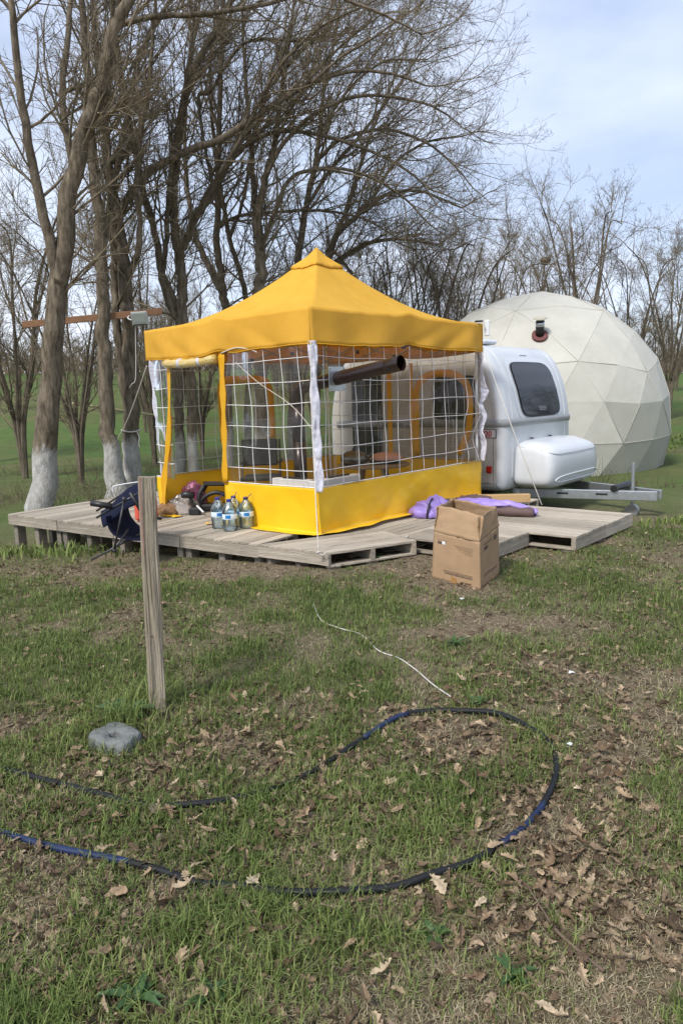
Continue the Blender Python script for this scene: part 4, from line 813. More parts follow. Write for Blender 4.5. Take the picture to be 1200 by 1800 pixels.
# ------------------------------------------------------------------ caravan
C0 = Vector((2.25, 9.70, 0)); vs_ = Vector((-.754, .657, 0)); vw = Vector((.657, .754, 0)); WID = 2.2; LEN = 3.2
def cp(s, w, z): return C0 + vs_ * s + vw * w + Vector((0, 0, z))
cara = thing('caravan', (C0.x, C0.y, G(C0.x, C0.y)), 'small white touring caravan with dark front window behind the tent', 'caravan')
PR = [(.16, .14), (.05, .17), (.01, .32), (0, .7), (0, 1.09), (.015, 1.25), (.05, 1.45), (.10, 1.64), (.17, 1.82), (.26, 1.98), (.37, 2.10), (.52, 2.17), (.75, 2.20)]
prof = smoothpts([Vector((s, 0, z)) for s, z in PR], 3); prof = [(p.x, p.z) for p in prof]
ringp = prof + [(LEN - s, z) for s, z in prof[::-1]]
def inset(pts, d):
    out = []; n = len(pts)
    for i in range(n):
        a, b = Vector(pts[i - 1]), Vector(pts[(i + 1) % n]); t_ = (b - a).normalized(); nn = Vector((t_.y, -t_.x)); out.append((pts[i][0] + nn.x * d, pts[i][1] + nn.y * d))
    return out
rE = .15; cols = [(0, rE)] + [(rE * (1 - math.cos(a)), rE * (1 - math.sin(a))) for a in [math.pi / 2 * k / 6 for k in range(1, 7)]]
cols = [(w, d) for w, d in cols]; allc = cols + [(WID / 2, 0)] + [(WID - w, d) for w, d in cols[::-1]]
mb = MB(); n = len(ringp); vsl = []
for w, d in allc: vsl += [cp(s, w, z) for s, z in inset(ringp, d * .8)]
fs = [(i * n + k, i * n + (k + 1) % n, (i + 1) * n + (k + 1) % n, (i + 1) * n + k) for i in range(len(allc) - 1) for k in range(n)]
mb.add(vsl, fs); body = mb.build('body', M_cara, cara, True)
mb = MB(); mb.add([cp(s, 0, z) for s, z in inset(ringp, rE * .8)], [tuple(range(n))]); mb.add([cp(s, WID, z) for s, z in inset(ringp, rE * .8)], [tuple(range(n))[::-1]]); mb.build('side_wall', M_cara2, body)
def fs_(z):                                                         # front profile s at height z
    zz = [p[1] for p in prof]; return float(np.interp(z, zz, [p[0] for p in prof]))
path = [(LEN - .2, 0), (1.5, 0), (rE, 0)] + [(rE * (1 - math.sin(a)), rE * (1 - math.cos(a))) for a in [math.pi / 2 * k / 6 for k in range(1, 7)]] + [(0, WID / 2), (0, WID - rE)] + [(rE * (1 - math.cos(a)), WID - rE * (1 - math.sin(a))) for a in [math.pi / 2 * k / 6 for k in range(1, 7)]] + [(1.5, WID)]
mb = MB(); vv = []
for i, (s, w) in enumerate(path):
    a = Vector(path[max(i - 1, 0)]); b = Vector(path[min(i + 1, len(path) - 1)]); t_ = (b - a).normalized(); nn = Vector((-t_.y, t_.x)) ; 
    if nn.dot(Vector((s - 1.6, w - WID / 2))) < 0: nn = -nn
    vv += [cp(s + nn.x * o, w + nn.y * o, z) for o, z in ((.0, 1.035), (.022, 1.045), (.028, 1.09), (.022, 1.135), (.0, 1.145))]
mb.add(vv, [(i * 5 + k, i * 5 + k + 1, (i + 1) * 5 + k + 1, (i + 1) * 5 + k) for i in range(len(path) - 1) for k in range(4)]); mb.build('belt_strip', mat('belt grey', (.27, .28, .285), (.30, .31, .315), 3, .4), cara, True)
def squircle(w0, w1, z0, z1, off, pw=5.5, skew=0, K=44):
    rim = []
    for k in range(K):
        a = 2 * math.pi * k / K; c, s = math.cos(a), math.sin(a); x = math.copysign(abs(c) ** (2 / pw), c); y = math.copysign(abs(s) ** (2 / pw), s); rim.append((x, y))
    return [(w0 + (w1 - w0) * (x + 1) / 2 + skew * y, z0 + (z1 - z0) * (y + 1) / 2) for x, y in rim]
def disc(fn, w0, w1, z0, z1, name, m, parent, pw=5.5, skew=0, thick=.0, rings=6):
    K = 44; rim = squircle(w0, w1, z0, z1, 0, pw, skew, K); cw, cz = (w0 + w1) / 2, (z0 + z1) / 2; vs = [fn(cw, cz)]
    for r in range(1, rings + 1):
        for (w, z) in rim: f = r / rings; vs.append(fn(cw + (w - cw) * f, cz + (z - cz) * f))
    fs = [(0, 1 + k, 1 + (k + 1) % K) for k in range(K)] + [(1 + (r - 1) * K + k, 1 + r * K + k, 1 + r * K + (k + 1) % K, 1 + (r - 1) * K + (k + 1) % K) for r in range(1, rings) for k in range(K)]
    mb = MB(); mb.add(vs, fs); return mb.build(name, m, parent, True)
fr = lambda off: (lambda w, z: cp(fs_(z) - off, w, z + off * .3))
M_whiteg = mat('window surround', (.62, .65, .68), None, 2, .3)
disc(fr(.006), .37, 1.84, 1.10, 2.00, 'window_surround', M_whiteg, cara, 6, -.035, rings=8)
fw = disc(fr(.016), .46, 1.75, 1.14, 1.93, 'front_window', M_black, cara, 6, -.035, rings=8)
disc(fr(.024), .485, 1.725, 1.16, 1.91, 'window_pane', M_glass, fw, 6, -.035, rings=8)
mb = MB()
for j in range(3):
    x = 1.03
    while x < 1.25: l = rr.uniform(.012, .03); zz = 1.225 + j * .022; mb.add([fr(.027)(x, zz), fr(.027)(x + l, zz), fr(.027)(x + l, zz + .012), fr(.027)(x, zz + .012)], [(0, 1, 2, 3)]); x += l + .01
mb.build('window_print', M_alu, fw)
sdp = lambda off: (lambda s, z: cp(s, -off, z))
sw = disc(sdp(.008), .42, 1.15, 1.15, 1.76, 'side_window', M_black, cara, 7); disc(sdp(.014), .45, 1.12, 1.18, 1.73, 'window_pane', M_glass, sw, 7)
M_door = mat('dark doorway', (.008, .010, .008), (.014, .015, .012), 8, .5)  # the dark of the open doorway, painted as a near-black panel
dr = disc(sdp(.010), 2.08, 2.68, .42, 1.95, 'door', M_door, cara, 12); mb = MB(); mb.box(cp(2.16, -.03, 1.15), (.03, .03, .14), bev=.008); mb.build('handle', M_alu, dr)
mb = MB(); mb.box(cp(.23, -.012, .455), (.085, .03, .10), Matrix((vs_, vw, (0, 0, 1))).transposed(), bev=.012); mb.build('marker_light', M_redl, cara)
mb = MB(); mb.tube(smoothpts([cp(.42, -.02, .57), cp(.38, -.10, .57), cp(.355, -.12, .50), cp(.355, -.12, .28), cp(.38, -.10, .2), cp(.42, -.02, .19)], 5), .019, 8); mb.build('grab_handle', M_black, cara, True)
mb = MB(); mb.tube([cp(.17 + .0 * i, -.004, .2 + .1 * i) for i in range(9)], .004, 4); mb.build('panel_seam', M_alu, cara)
def text(name, s, size, M4, m, parent, ext=.002):
    cu = bpy.data.curves.new(name, 'FONT'); cu.body = s; cu.size = size; cu.extrude = ext; cu.offset = size * .018
    tmp = bpy.data.objects.new(name, cu); COL.objects.link(tmp); bpy.context.view_layer.update()
    me = bpy.data.meshes.new_from_object(tmp.evaluated_get(bpy.context.evaluated_depsgraph_get())); COL.objects.unlink(tmp); bpy.data.objects.remove(tmp)
    o0 = Vector((0, 0, 0)); p = parent
    while p: o0 += p.location; p = p.parent
    me.transform(M4); me.transform(Matrix.Translation(-o0)); return link(name, me, parent, m)
def frame4(o, x, z, yv): m4 = Matrix((x, z, yv)).transposed().to_4x4(); m4.translation = o; return m4
mb = MB(); mb.box(cp(.30, -.006, .95), (.36, .006, .125), Matrix((vs_, vw, (0, 0, 1))).transposed()); pl = mb.build('name_plate', mat('plate grey', (.16, .16, .17), None, 3, .5), cara)
mb = MB(); mb.box(cp(.30, -.010, .95), (.335, .006, .10), Matrix((vs_, vw, (0, 0, 1))).transposed()); mb.build('plate_face', mat('plate light', (.5, .5, .52), None, 3, .4), pl)
text('plate_text', 'R 320', .108, frame4(cp(.445, -.015, .912), -vs_, Vector((0, 0, 1)), -vw), mat('plate red', (.42, .01, .025), None, 3, .5), pl)
for w in (.235, WID - .26):
    mb = MB(); mb.tube([cp(fs_(z) - .001, w + .03 * max(0, z - 1.6), z) for z in [.3 + .06 * q for q in range(31)]], .007, 5); mb.build('moulding', M_cara, cara, True)
mb = MB(); mb.tube([cp(fs_(z) + .17, -.001, z) for z in [1.15 + .05 * q for q in range(20)]], .004, 5); mb.build('side_seam', M_alu, cara, True)
# gas locker
gb = MB(); SZ = []
def gl(a, b):                                                      # superellipsoid gas locker
    th = (a - .5) * 2 * math.pi; ph = (b - .5) * math.pi; e1, e2 = .34, .30
    c = lambda t, e: math.copysign(abs(math.cos(t)) ** e, math.cos(t)); s = lambda t, e: math.copysign(abs(math.sin(t)) ** e, math.sin(t))
    x = c(ph, e1) * c(th, e2); y = c(ph, e1) * s(th, e2); z = s(ph, e1); k = 1 - .20 * max(0, -z) ** 2 - .10 * max(0, z)
    return cp(-.27 - .33 * x * (k if x > 0 else 1) , 1.08 + .82 * y * (1 - .05 * z), .50 + .335 * z - (.10 * max(0, x) * max(0, z)))
gb.grid(gl, 56, 30); lock = gb.build('gas_locker', M_cara, cara, True)
mb = MB(); mb.tube([gl(.5 + .34 * math.sin(q / 20 * 3.14159 - 1.5708), .62 + .045 * math.cos(q / 20 * 6.283)) + Vector((.006, -.006, 0)) for q in range(21)], .004, 5); mb.build('lid_seam', M_alu, lock)
for w in (.75, 1.35): mb = MB(); mb.box(cp(-.035, w, .845), (.05, .03, .02), bev=.005); mb.build('hinge', M_black, lock)
mb = MB(); P = [gl(.52 + .11 * math.cos(a), .42 + .05 * math.sin(a)) + Vector((.004, -.008, 0)) for a in [6.283 * k / 28 for k in range(29)]]; mb.tube(P, .007, 6); mb.build('locker_grip', M_white, lock, True)
for w in (.42, WID - .42):
    mb = MB(); a, b = cp(.1, w, .09), cp(-1.7, WID / 2 + (w - WID / 2) * .12, .07); d = (b - a).normalized(); M3 = Matrix((d, Vector((0, 0, 1)).cross(d).normalized(), (0, 0, 1))).transposed(); mb.box((a + b) / 2, ((b - a).length, .05, .13), M3, bev=.008); db = mb.build('drawbar', M_galv, cara)
    for f in (.35, .62): mb = MB(); p = a + (b - a) * f + Vector((.016, -.0275, .01)) ; mb.box(p, (.16, .012, .035), M3, bev=.004); mb.build('slot', M_black, db)
mb = MB(); mb.tube([cp(-1.35, WID / 2, .5), cp(-1.35, WID / 2, -.2)], .025, 8); mb.tube([cp(-1.35, WID / 2 - .04, -.16), cp(-1.35, WID / 2 + .04, -.16)], .09, 14); mb.build('jockey_wheel', M_alu, cara)
mb = MB(); mb.tube([cp(-1.2, WID / 2 - .3, .17), cp(-1.2, WID / 2 + .3, .17)], .05, 8); mb.build('cross_tube', M_black, cara)
for w in (.12, WID - .32): mb = MB(); mb.tube([cp(1.7, w, .08), cp(1.7, w + .18, .08)], .29, 20); wh = mb.build('wheel', M_black, cara); mb = MB(); mb.tube([cp(1.7, w - .004, .08), cp(1.7, w + .02, .08)], .17, 16); mb.build('rim', M_galv, wh)
mb = MB(); mb.box(cp(1.6, WID / 2, .12), (LEN - .5, WID - .3, .06), Matrix((vs_, vw, (0, 0, 1))).transposed()); mb.build('chassis', M_black, cara)
mb = MB(); mb.box(cp(.8, .62, 2.235), (.5, .42, .07), Matrix((vs_, vw, (0, 0, 1))).transposed(), bev=.03); mb.build('roof_vent', M_whiteg, cara)
mb = MB(); mb.tube([cp(.30, 1.0, 2.04), cp(.30, 1.22, 2.04)], .008, 6); mb.build('roof_grip', M_white, cara)
# ------------------------------------------------------------------ dome
import bmesh
DC = Vector((4.62, 17, .72)); DR = 3.03; bm = bmesh.new(); bmesh.ops.create_icosphere(bm, subdivisions=3, radius=DR); bmesh.ops.rotate(bm, verts=bm.verts, cent=(0, 0, 0), matrix=Matrix.Rotation(.35, 3, 'Z') @ Matrix.Rotation(.10, 3, 'X'))
dome = thing('geodesic_dome', (DC.x, DC.y, G(DC.x, DC.y)), 'cream faceted dome tent with a flue sticking out, behind the caravan', 'dome tent')
kf = 0
bms = bmesh.new(); bmesh.ops.create_icosphere(bms, subdivisions=2, radius=DR)
from mathutils.bvhtree import BVHTree
bmesh.ops.rotate(bms, verts=bms.verts, cent=(0, 0, 0), matrix=Matrix.Rotation(.35, 3, 'Z') @ Matrix.Rotation(.10, 3, 'X')); bt = BVHTree.FromBMesh(bms); bms.free()
for v in bm.verts:
    h = bt.ray_cast((0, 0, 0), v.co.normalized())[0]
    if h: v.co = v.co * .74 + h * .26
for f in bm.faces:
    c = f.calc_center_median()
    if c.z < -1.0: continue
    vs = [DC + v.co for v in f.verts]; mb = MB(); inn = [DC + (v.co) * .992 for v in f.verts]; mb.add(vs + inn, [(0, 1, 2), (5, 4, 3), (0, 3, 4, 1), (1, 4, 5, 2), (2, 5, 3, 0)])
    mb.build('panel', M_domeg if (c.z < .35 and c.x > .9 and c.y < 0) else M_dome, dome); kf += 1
mb = MB(); ks = 0
bm2 = bmesh.new(); bmesh.ops.create_icosphere(bm2, subdivisions=2, radius=DR + .004); bmesh.ops.rotate(bm2, verts=bm2.verts, cent=(0, 0, 0), matrix=Matrix.Rotation(.35, 3, 'Z') @ Matrix.Rotation(.10, 3, 'X'))
for e_ in bm2.edges:
    a, b = e_.verts[0].co, e_.verts[1].co
    if min(a.z, b.z) < -1 or a.y + b.y > 1: continue
    mb.tube([DC + a * (1 - fr_) + b * fr_ + ((a * (1 - fr_) + b * fr_).normalized() * DR - (a * (1 - fr_) + b * fr_)) * .74 for fr_ in (0, .5, 1)], .006, 5)
mb.build('seam', M_seam, dome, True); bm.free(); bm2.free()
o = Vector((0, 0, EYE)); r_ = (at(948, 590, 14) - o).normalized(); oc = o - DC; DR2 = DR * .985; bq = oc.dot(r_); tq = -bq - math.sqrt(bq * bq - oc.length_squared + DR2 * DR2); fp = o + r_ * tq; fn_ = (fp - DC).normalized()
dirf = (Vector((0, 0, 1)) * .8 + fn_ * .45).normalized()
mb = MB(); mb.tube([fp - fn_ * .02, fp + fn_ * .03], .16, 16); mb.build('flue_collar', mat('rusty collar', (.10, .035, .03), (.16, .05, .045), 20, .7), dome)
mb = MB(); mb.tube([fp, fp + dirf * .30], .085, 14); fl = mb.build('flue', M_black, dome, True)
mb = MB(); mb.tube([fp + dirf * .19, fp + dirf * .27], .089, 14); mb.build('flue_band', M_galv, fl, True)
mb = MB(); mb.tube([fp + dirf * .34, fp + dirf * .365], [.14, .13], 14); mb.tube([fp + dirf * .28, fp + dirf * .345], .02, 6); mb.build('flue_cap', mat('cap cream', (.45, .42, .33), None, 4, .6), fl)
# ------------------------------------------------------------------ beam, floodlight, ropes on the tree
a, b = at(40, 571, 13.35), at(285, 547, 14.02); bmv = thing('timber_beam', a, 'brown timber beam nailed across the two left tree trunks', 'beam'); d = (b - a).normalized(); M3 = Matrix((d, Vector((0, 0, 1)).cross(d).normalized(), (0, 0, 1))).transposed()
mb = MB(); mb.box((a + b) / 2, ((b - a).length, .05, .12), M3, bev=.006); mb.build('plank', M_beam, bmv)
c = at(246, 560, 13.78); fl_ = thing('floodlight', c, 'pale grey floodlight bolted to the timber beam on the left trees', 'floodlight'); M4 = Matrix.Rotation(-.25, 3, 'Z') @ Matrix.Rotation(.22, 3, 'X')
mb = MB(); mb.box(c, (.34, .06, .26), M4, bev=.02); mb.build('housing', mat('lamp grey', (.33, .35, .33), (.38, .40, .38), 4, .5), fl_)
mb = MB(); mb.box(c + M4 @ Vector((0, -.033, .01)), (.28, .01, .17), M4, bev=.008); mb.build('lamp_glass', mat('lamp glass', (.22, .26, .24), (.28, .31, .28), 3, .2), fl_)
mb = MB(); mb.box(c + M4 @ Vector((0, -.035, -.105)), (.28, .012, .02), M4); mb.build('led_strip', M_black, fl_)
mb = MB(); mb.tube(smoothpts([c + Vector((-.16, 0, -.02)), c + Vector((-.23, .02, .02)), c + Vector((-.20, .08, .08))], 4), .014, 6); mb.build('bracket', M_white, fl_)
rp2 = thing('tree_rope', at(232, 757, 14.1), 'pale rope looped round the left trunk with a loose hanging end', 'rope'); ctr = at(231, 757, 14.3)
mb = MB(); mb.tube([ctr + Vector((.185 * math.cos(a_), .185 * math.sin(a_), .02 * math.sin(a_ * 2 + 1))) for a_ in [6.283 * k / 20 for k in range(21)]], .014, 6); mb.tube(smoothpts([ctr + Vector((.14, -.13, 0)), ctr + Vector((.19, -.15, -.12)), ctr + Vector((.175, -.16, -.25)), ctr + Vector((.185, -.16, -.33))], 5), .011, 6); mb.build('loop', M_rope, rp2, True)
mb = MB(); mb.tube(smoothpts([at(238, 560, 14.0), at(239, 660, 13.95), at(232, 675, 13.95), at(228, 682, 14.0)], 5), .008, 5); q_ = mb.build('cable', M_rope, None, True, origin=at(238, 560, 14)); tag(q_, 'thin pale cable hanging down the trunk from the floodlight', 'cable')
mb = MB(); a, b = at(120, 708, 17.5), at(330, 738, 18.5); mb.tube([a, (a + b) / 2, b], .03, 7); q_ = mb.build('pale_pole', mat('pale pole', (.42, .38, .22), (.34, .31, .18), 5, .8), None, True, origin=a); tag(q_, 'thin pale pole lying level across the trunks in front of the green bank', 'pole')
for p in (a + (b - a) * .05, b): mb = MB(); mb.tube([p + Vector((0, 0, .1)), Vector((p.x, p.y, G(p.x, p.y) - .05))], .035, 7); q_ = mb.build('stake', M_bark, None, True, origin=(p.x, p.y, G(p.x, p.y))); tag(q_, 'rough stake holding up the %s end of the pale pole' % ('left' if p.x < b.x - .1 else 'right'), 'stake')

# ------------------------------------------------------------------ things on the deck
def bottle(x, y, rz, cap, label):
    t = thing('water_bottle', (x, y, DZ + .004), label, 'bottle', 'large water bottles by the tent wall', rz)
    pr = [(0, .004), (.060, .0), (.074, .008), (.078, .02), (.074, .035), (.079, .05), (.075, .065), (.079, .08), (.079, .125), (.076, .13), (.076, .185), (.079, .19), (.079, .215), (.074, .235), (.058, .265), (.038, .295), (.024, .310), (.022, .318)]
    def mk(nm, prof, m, par, seg=24):
        mb = MB(); mb.lathe(prof, (0, 0, 0), seg); me = bpy.data.meshes.new(nm); me.from_pydata(mb.v, [], mb.f); me.polygons.foreach_set('use_smooth', [True] * len(mb.f)); me.materials.append(m); return link(nm, me, par)
    mk('shell', pr, M_bottle, t); mk('water', [(0, .008)] + [(r - .004, z + .003) for r, z in pr[1:14]] + [(.05, .262), (0, .262)], M_water, t)
    lb = mk('label', [(.0775, .130), (.0780, .131), (.0780, .184), (.0775, .185)], M_labw, t)
    mb = MB(); vs = []
    for k in range(9):
        a = -1.571 - .38 + .76 * k / 8
        vs += [(.0790 * math.cos(a), .0790 * math.sin(a), .140), (.0790 * math.cos(a), .0790 * math.sin(a), .176)]
    mb.add(vs, [(2 * k, 2 * k + 2, 2 * k + 3, 2 * k + 1) for k in range(8)]); me = bpy.data.meshes.new('label_print'); me.from_pydata(mb.v, [], mb.f); me.materials.append(M_labb); link('label_print', me, lb)
    cp_ = mk('cap', [(0, .338), (.024, .338), (.027, .334), (.028, .312), (.024, .310)], cap, t, 18)
    mb = MB(); mb.tube([(.02, 0, .33), (.05, .01, .355), (.065, .015, .372)], .004, 5); me = bpy.data.meshes.new('handle'); me.from_pydata(mb.v, [], mb.f); me.materials.append(cap); link('handle', me, t)
bottle(-1.33, 7.60, .35, M_cap, 'large clear water bottle with dark blue cap, leftmost of the four')
bottle(-1.18, 7.42, -.1, M_cap, 'large water bottle with bright blue cap standing in front of the others')
bottle(-1.02, 7.55, .15, M_capp, 'large water bottle with purple cap nearest the yellow skirt')
bottle(-1.17, 7.68, .9, M_capp, 'large water bottle mostly hidden behind the front one')
def blob(name, c, size, rz, m, sd, amp=.25, parent=None, flat=.35, nu=36, nv=22, fold=5, origin=None):
    Rz = Matrix.Rotation(rz, 3, 'Z')
    def f(a, b):
        th = a * 2 * math.pi; ph = (b - .5) * math.pi; x, y, z = math.cos(ph) * math.cos(th), math.cos(ph) * math.sin(th), math.sin(ph)
        d = 1 + amp * (float(fbm(x * 1.7 + 5 + z, y * 1.7 + z * 1.3 + 5, sd)) - .5) * 2 + amp * .35 * (abs(math.sin(x * fold + y * fold * .8 + sd + z * 2)) - .5)
        q = Vector((x * size[0] * d, y * size[1] * d, max(z, -flat) * size[2] * d)); return Rz @ q + Vector(c) + Vector((0, 0, flat * size[2]))
    mb = MB(); mb.grid(f, nu, nv); return mb.build(name, m, parent, True, origin=origin)
bg_ = thing('plastic_bag', (-2.02, 8.72, DZ), 'pale see-through plastic bag half filled with dry brown leaves on the deck', 'bag')
blob('bag_film', (-1.98, 8.72, DZ + .003), (.20, .13, .17), .1, M_bag, 4, .3, bg_, fold=7); blob('leaf_filling', (-2.12, 8.66, DZ + .004), (.15, .12, .11), .2, M_dry, 9, .25, bg_)
q_ = blob('pink_bag', (-1.87, 9.0, DZ + .01), (.17, .10, .24), .2, M_pink, 17, .35, None, .4, fold=6, origin=(-1.87, 9.0, DZ)); tag(q_, 'crumpled translucent pink plastic bag behind the pale bag', 'bag')
sl = thing('black_stool', (-1.56, 8.90, DZ), 'black plastic stool with arched openings lying at the back of the tent doorway', 'stool')
mb = MB(); mb.box((-1.55, 8.95, DZ + .335), (.36, .26, .03), Matrix.Rotation(.06, 3, 'Y') @ Matrix.Rotation(.2, 3, 'Z'), bev=.01); mb.build('seat', M_black, sl)
for sx, y0 in ((-.17, 8.85), (.17, 8.85), (-.17, 9.06), (.17, 9.06)): mb = MB(); mb.tube(smoothpts([(-1.56 + sx * .85, y0, DZ + .33), (-1.56 + sx * 1.25, y0 - .02, DZ + .2), (-1.56 + sx * 1.15, y0 - .04, DZ)], 4), [.03] * 9, 6); mb.build('leg', M_black, sl)
mb = MB(); mb.tube(smoothpts([(-1.80, 8.84, DZ + .02), (-1.72, 8.83, DZ + .17), (-1.56, 8.83, DZ + .24), (-1.40, 8.84, DZ + .17), (-1.32, 8.85, DZ + .02)], 5), .028, 6); mb.build('arch', M_black, sl, True)
mb = MB(); mb.box((-1.56, 8.9, DZ + .05), (.42, .2, .09), bev=.02); mb.build('base', M_black, sl)
dv = thing('hand_tool', (-1.82, 8.56, DZ), 'black hand-held electric tool standing on its base before the pink bag', 'power tool')
mb = MB(); mb.box((-1.78, 8.56, DZ + .05), (.14, .09, .10), bev=.02); mb.build('battery_base', M_black, dv)
mb = MB(); mb.tube(smoothpts([(-1.78, 8.56, DZ + .08), (-1.81, 8.56, DZ + .16), (-1.83, 8.56, DZ + .25)], 4), [.022] * 9, 8); mb.build('grip', M_black, dv, True)
mb = MB(); mb.tube([(-1.93, 8.56, DZ + .25), (-1.88, 8.56, DZ + .26), (-1.78, 8.56, DZ + .25)], [.03, .045, .04], 10); mb.build('head', M_black, dv, True)
mb = MB(); mb.tube([(-1.74, 8.5, DZ + .13), (-1.66, 8.47, DZ + .05)], .012, 6); mb.build('white_clip', M_white, dv)
mb = MB(); mb.grid(lambda a, b: Vector((-1.52 + .16 * a, 7.80 + .06 * b, DZ + .012 + .018 * math.sin(a * 5 + b))), 8, 4); q_ = mb.build('yellow_scrap', M_skirt, None, True, origin=(-1.45, 7.82, DZ)); tag(q_, 'small scrap of yellow vinyl peeking out left of the bottles', 'vinyl scrap')
# lilac and brown cloth
lb_ = thing('lilac_bag', (1.07, 8.0, DZ), 'rolled lilac nylon bag with black strap against the yellow skirt', 'bag')
blob('bag_cloth', (1.05, 8.02, DZ - .01), (.23, .17, .15), -.35, M_purple, 31, .42, lb_, fold=9, nu=64, nv=40); 
mb = MB(); mb.tube([Vector((1.02, 8.02, DZ + .045)) + Matrix.Rotation(-.35, 3, 'Z') @ Vector((.02 * math.sin(a_), .185 * math.cos(a_), .135 * math.sin(a_))) for a_ in [6.283 * k / 24 for k in range(25)]], .014, 4); mb.build('strap', M_black, lb_, True)
q_ = blob('brown_cloth', (1.46, 8.12, DZ - .02), (.34, .20, .165), -.2, M_brown, 41, .5, None, fold=9, nu=64, nv=40, origin=(1.46, 8.12, DZ)); tag(q_, 'crumpled dark brown cloth heaped between the lilac pieces', 'cloth')
def sheetf(a, b):
    x = 1.18 + .95 * a; y = 7.98 - .30 * a + .30 * (b - .5) * (1 - .55 * a); z = DZ + .075 + .075 * math.sin(math.pi * min(1, a * 1.15)) ** .7 * (1 - abs(b - .55)) + .09 * (float(fbm(a * 5, b * 4, 6)) - .5) + .05 * abs(math.sin(a * 7 + b * 5)) - .05 * a * a; return Vector((x, y, z))
mb = MB(); mb.grid(sheetf, 60, 24); q_ = mb.build('lilac_sheet', M_purple, None, True, origin=(1.6, 7.9, DZ + .05), solid=.02); tag(q_, 'flat folded lilac nylon sheet pointing right on top of the brown roll', 'cloth')
mb = MB(); mb.tube(smoothpts([(1.30, 7.86, DZ + .055), (1.6, 7.80, DZ + .06), (1.9, 7.66, DZ + .055), (2.08, 7.60, DZ + .045)], 6), [.055 + .008 * math.sin(k * 1.3) for k in range(19)], 10); q_ = mb.build('brown_roll', M_brown, None, True, origin=(1.7, 7.75, DZ)); tag(q_, 'long brown cloth roll lying on the pallets under the lilac sheet', 'cloth roll')
mb = MB(); mb.box((2.02, 8.72, DZ + .05), (.62, .10, .10), Matrix.Rotation(-.10, 3, 'Z'), bev=.004); q_ = mb.build('tan_board', M_cardtan, None, origin=(2.02, 8.72, DZ)); tag(q_, 'light tan wooden board lying behind the lilac cloth under the caravan', 'board')
mb = MB(); mb.box((-2.30, 8.30, DZ + .15), (.26, .16, .28), Matrix.Rotation(.3, 3, 'Z'), bev=.03); q_ = mb.build('red_bag', M_red, None, origin=(-2.3, 8.3, DZ)); tag(q_, 'orange-red bag standing on the deck behind the navy folding chair', 'bag')
# navy folding chair leaning on the deck
YC = 7.15
nc = thing('camp_chair', (at(200, 965, YC).x, YC, G(-2.4, YC)), 'navy camp chair with dark tube frame tipped back at the left deck edge', 'chair')
def cpx(px, py, y): return at(px, py, y)
mb = MB()
A_ = [cpx(262, 835, YC - .05), cpx(262, 870, YC - .22)], [cpx(236, 852, YC), cpx(232, 890, YC - .2)], [cpx(208, 876, YC + .05), cpx(208, 908, YC - .17)], [cpx(178, 898, YC + .1), cpx(182, 926, YC - .12)]
mb.grid(lambda a, b: (lambda j, f: (A_[j][0] * (1 - f) + A_[j + 1][0] * f) * (1 - b) + (A_[j][1] * (1 - f) + A_[j + 1][1] * f) * b)(min(2, int(a * 3)), a * 3 - min(2, int(a * 3))) + Vector((0, -.03 * math.sin(b * 3.14), -.015 * math.sin(a * 9))), 15, 6); mb.build('backrest', M_navy, nc, True, solid=.006)
mb = MB(); B0 = [cpx(186, 908, YC - .2), cpx(192, 930, YC - .2), cpx(206, 944, YC - .2), cpx(232, 950, YC - .2), cpx(262, 950, YC - .2)]; B1 = [cpx(225, 888, YC + .2), cpx(229, 905, YC + .22), cpx(240, 920, YC + .25), cpx(255, 930, YC + .25), cpx(272, 934, YC + .25)]
S0, S1 = smoothpts(B0, 4), smoothpts(B1, 4); nS = len(S0) - 1
mb.grid(lambda a, b: S0[int(round(a * nS))] * (1 - b) + S1[int(round(a * nS))] * b + Vector((0, 0, -.02 * math.sin(b * 3.14))), nS, 8); mb.build('seat', M_navy, nc, True, solid=.006)
def ctube(nm, p, q, r=.011, m=None): mb = MB(); mb.tube([cpx(*p), cpx(*q)], r, 8); return mb.build(nm, m or M_frame, nc, True)
ctube('back_tube', (170, 910, YC - .26), (262, 856, YC - .26)); ctube('back_tube', (170, 898, YC + .22), (262, 838, YC + .1))
ctube('leg', (219, 877, YC - .27), (201, 966, YC - .32), .010); ctube('leg', (201, 966, YC - .30), (226, 930, YC - .1), .010); ctube('leg', (160, 985, YC - .2), (262, 930, YC + .1), .010); ctube('leg', (262, 905, YC - .1), (284, 912, YC - .12), .016, M_black)
ctube('strap', (229, 866, YC - .28), (252, 905, YC - .25), .018, M_black); ctube('armrest', (160, 884, YC - .3), (196, 890, YC - .28), .03, M_black); ctube('joint', (216, 874, YC - .29), (222, 882, YC - .29), .02, M_black); ctube('foot', (198, 966, YC - .32), (205, 970, YC - .32), .018, M_black)
mb = MB(); mb.tube(smoothpts([cpx(200, 866, YC + .3), cpx(198, 858, YC + .3), cpx(206, 853, YC + .3), cpx(250, 846, YC + .3)], 4), .006, 6); mb.build('wire_rail', M_white, nc, True)

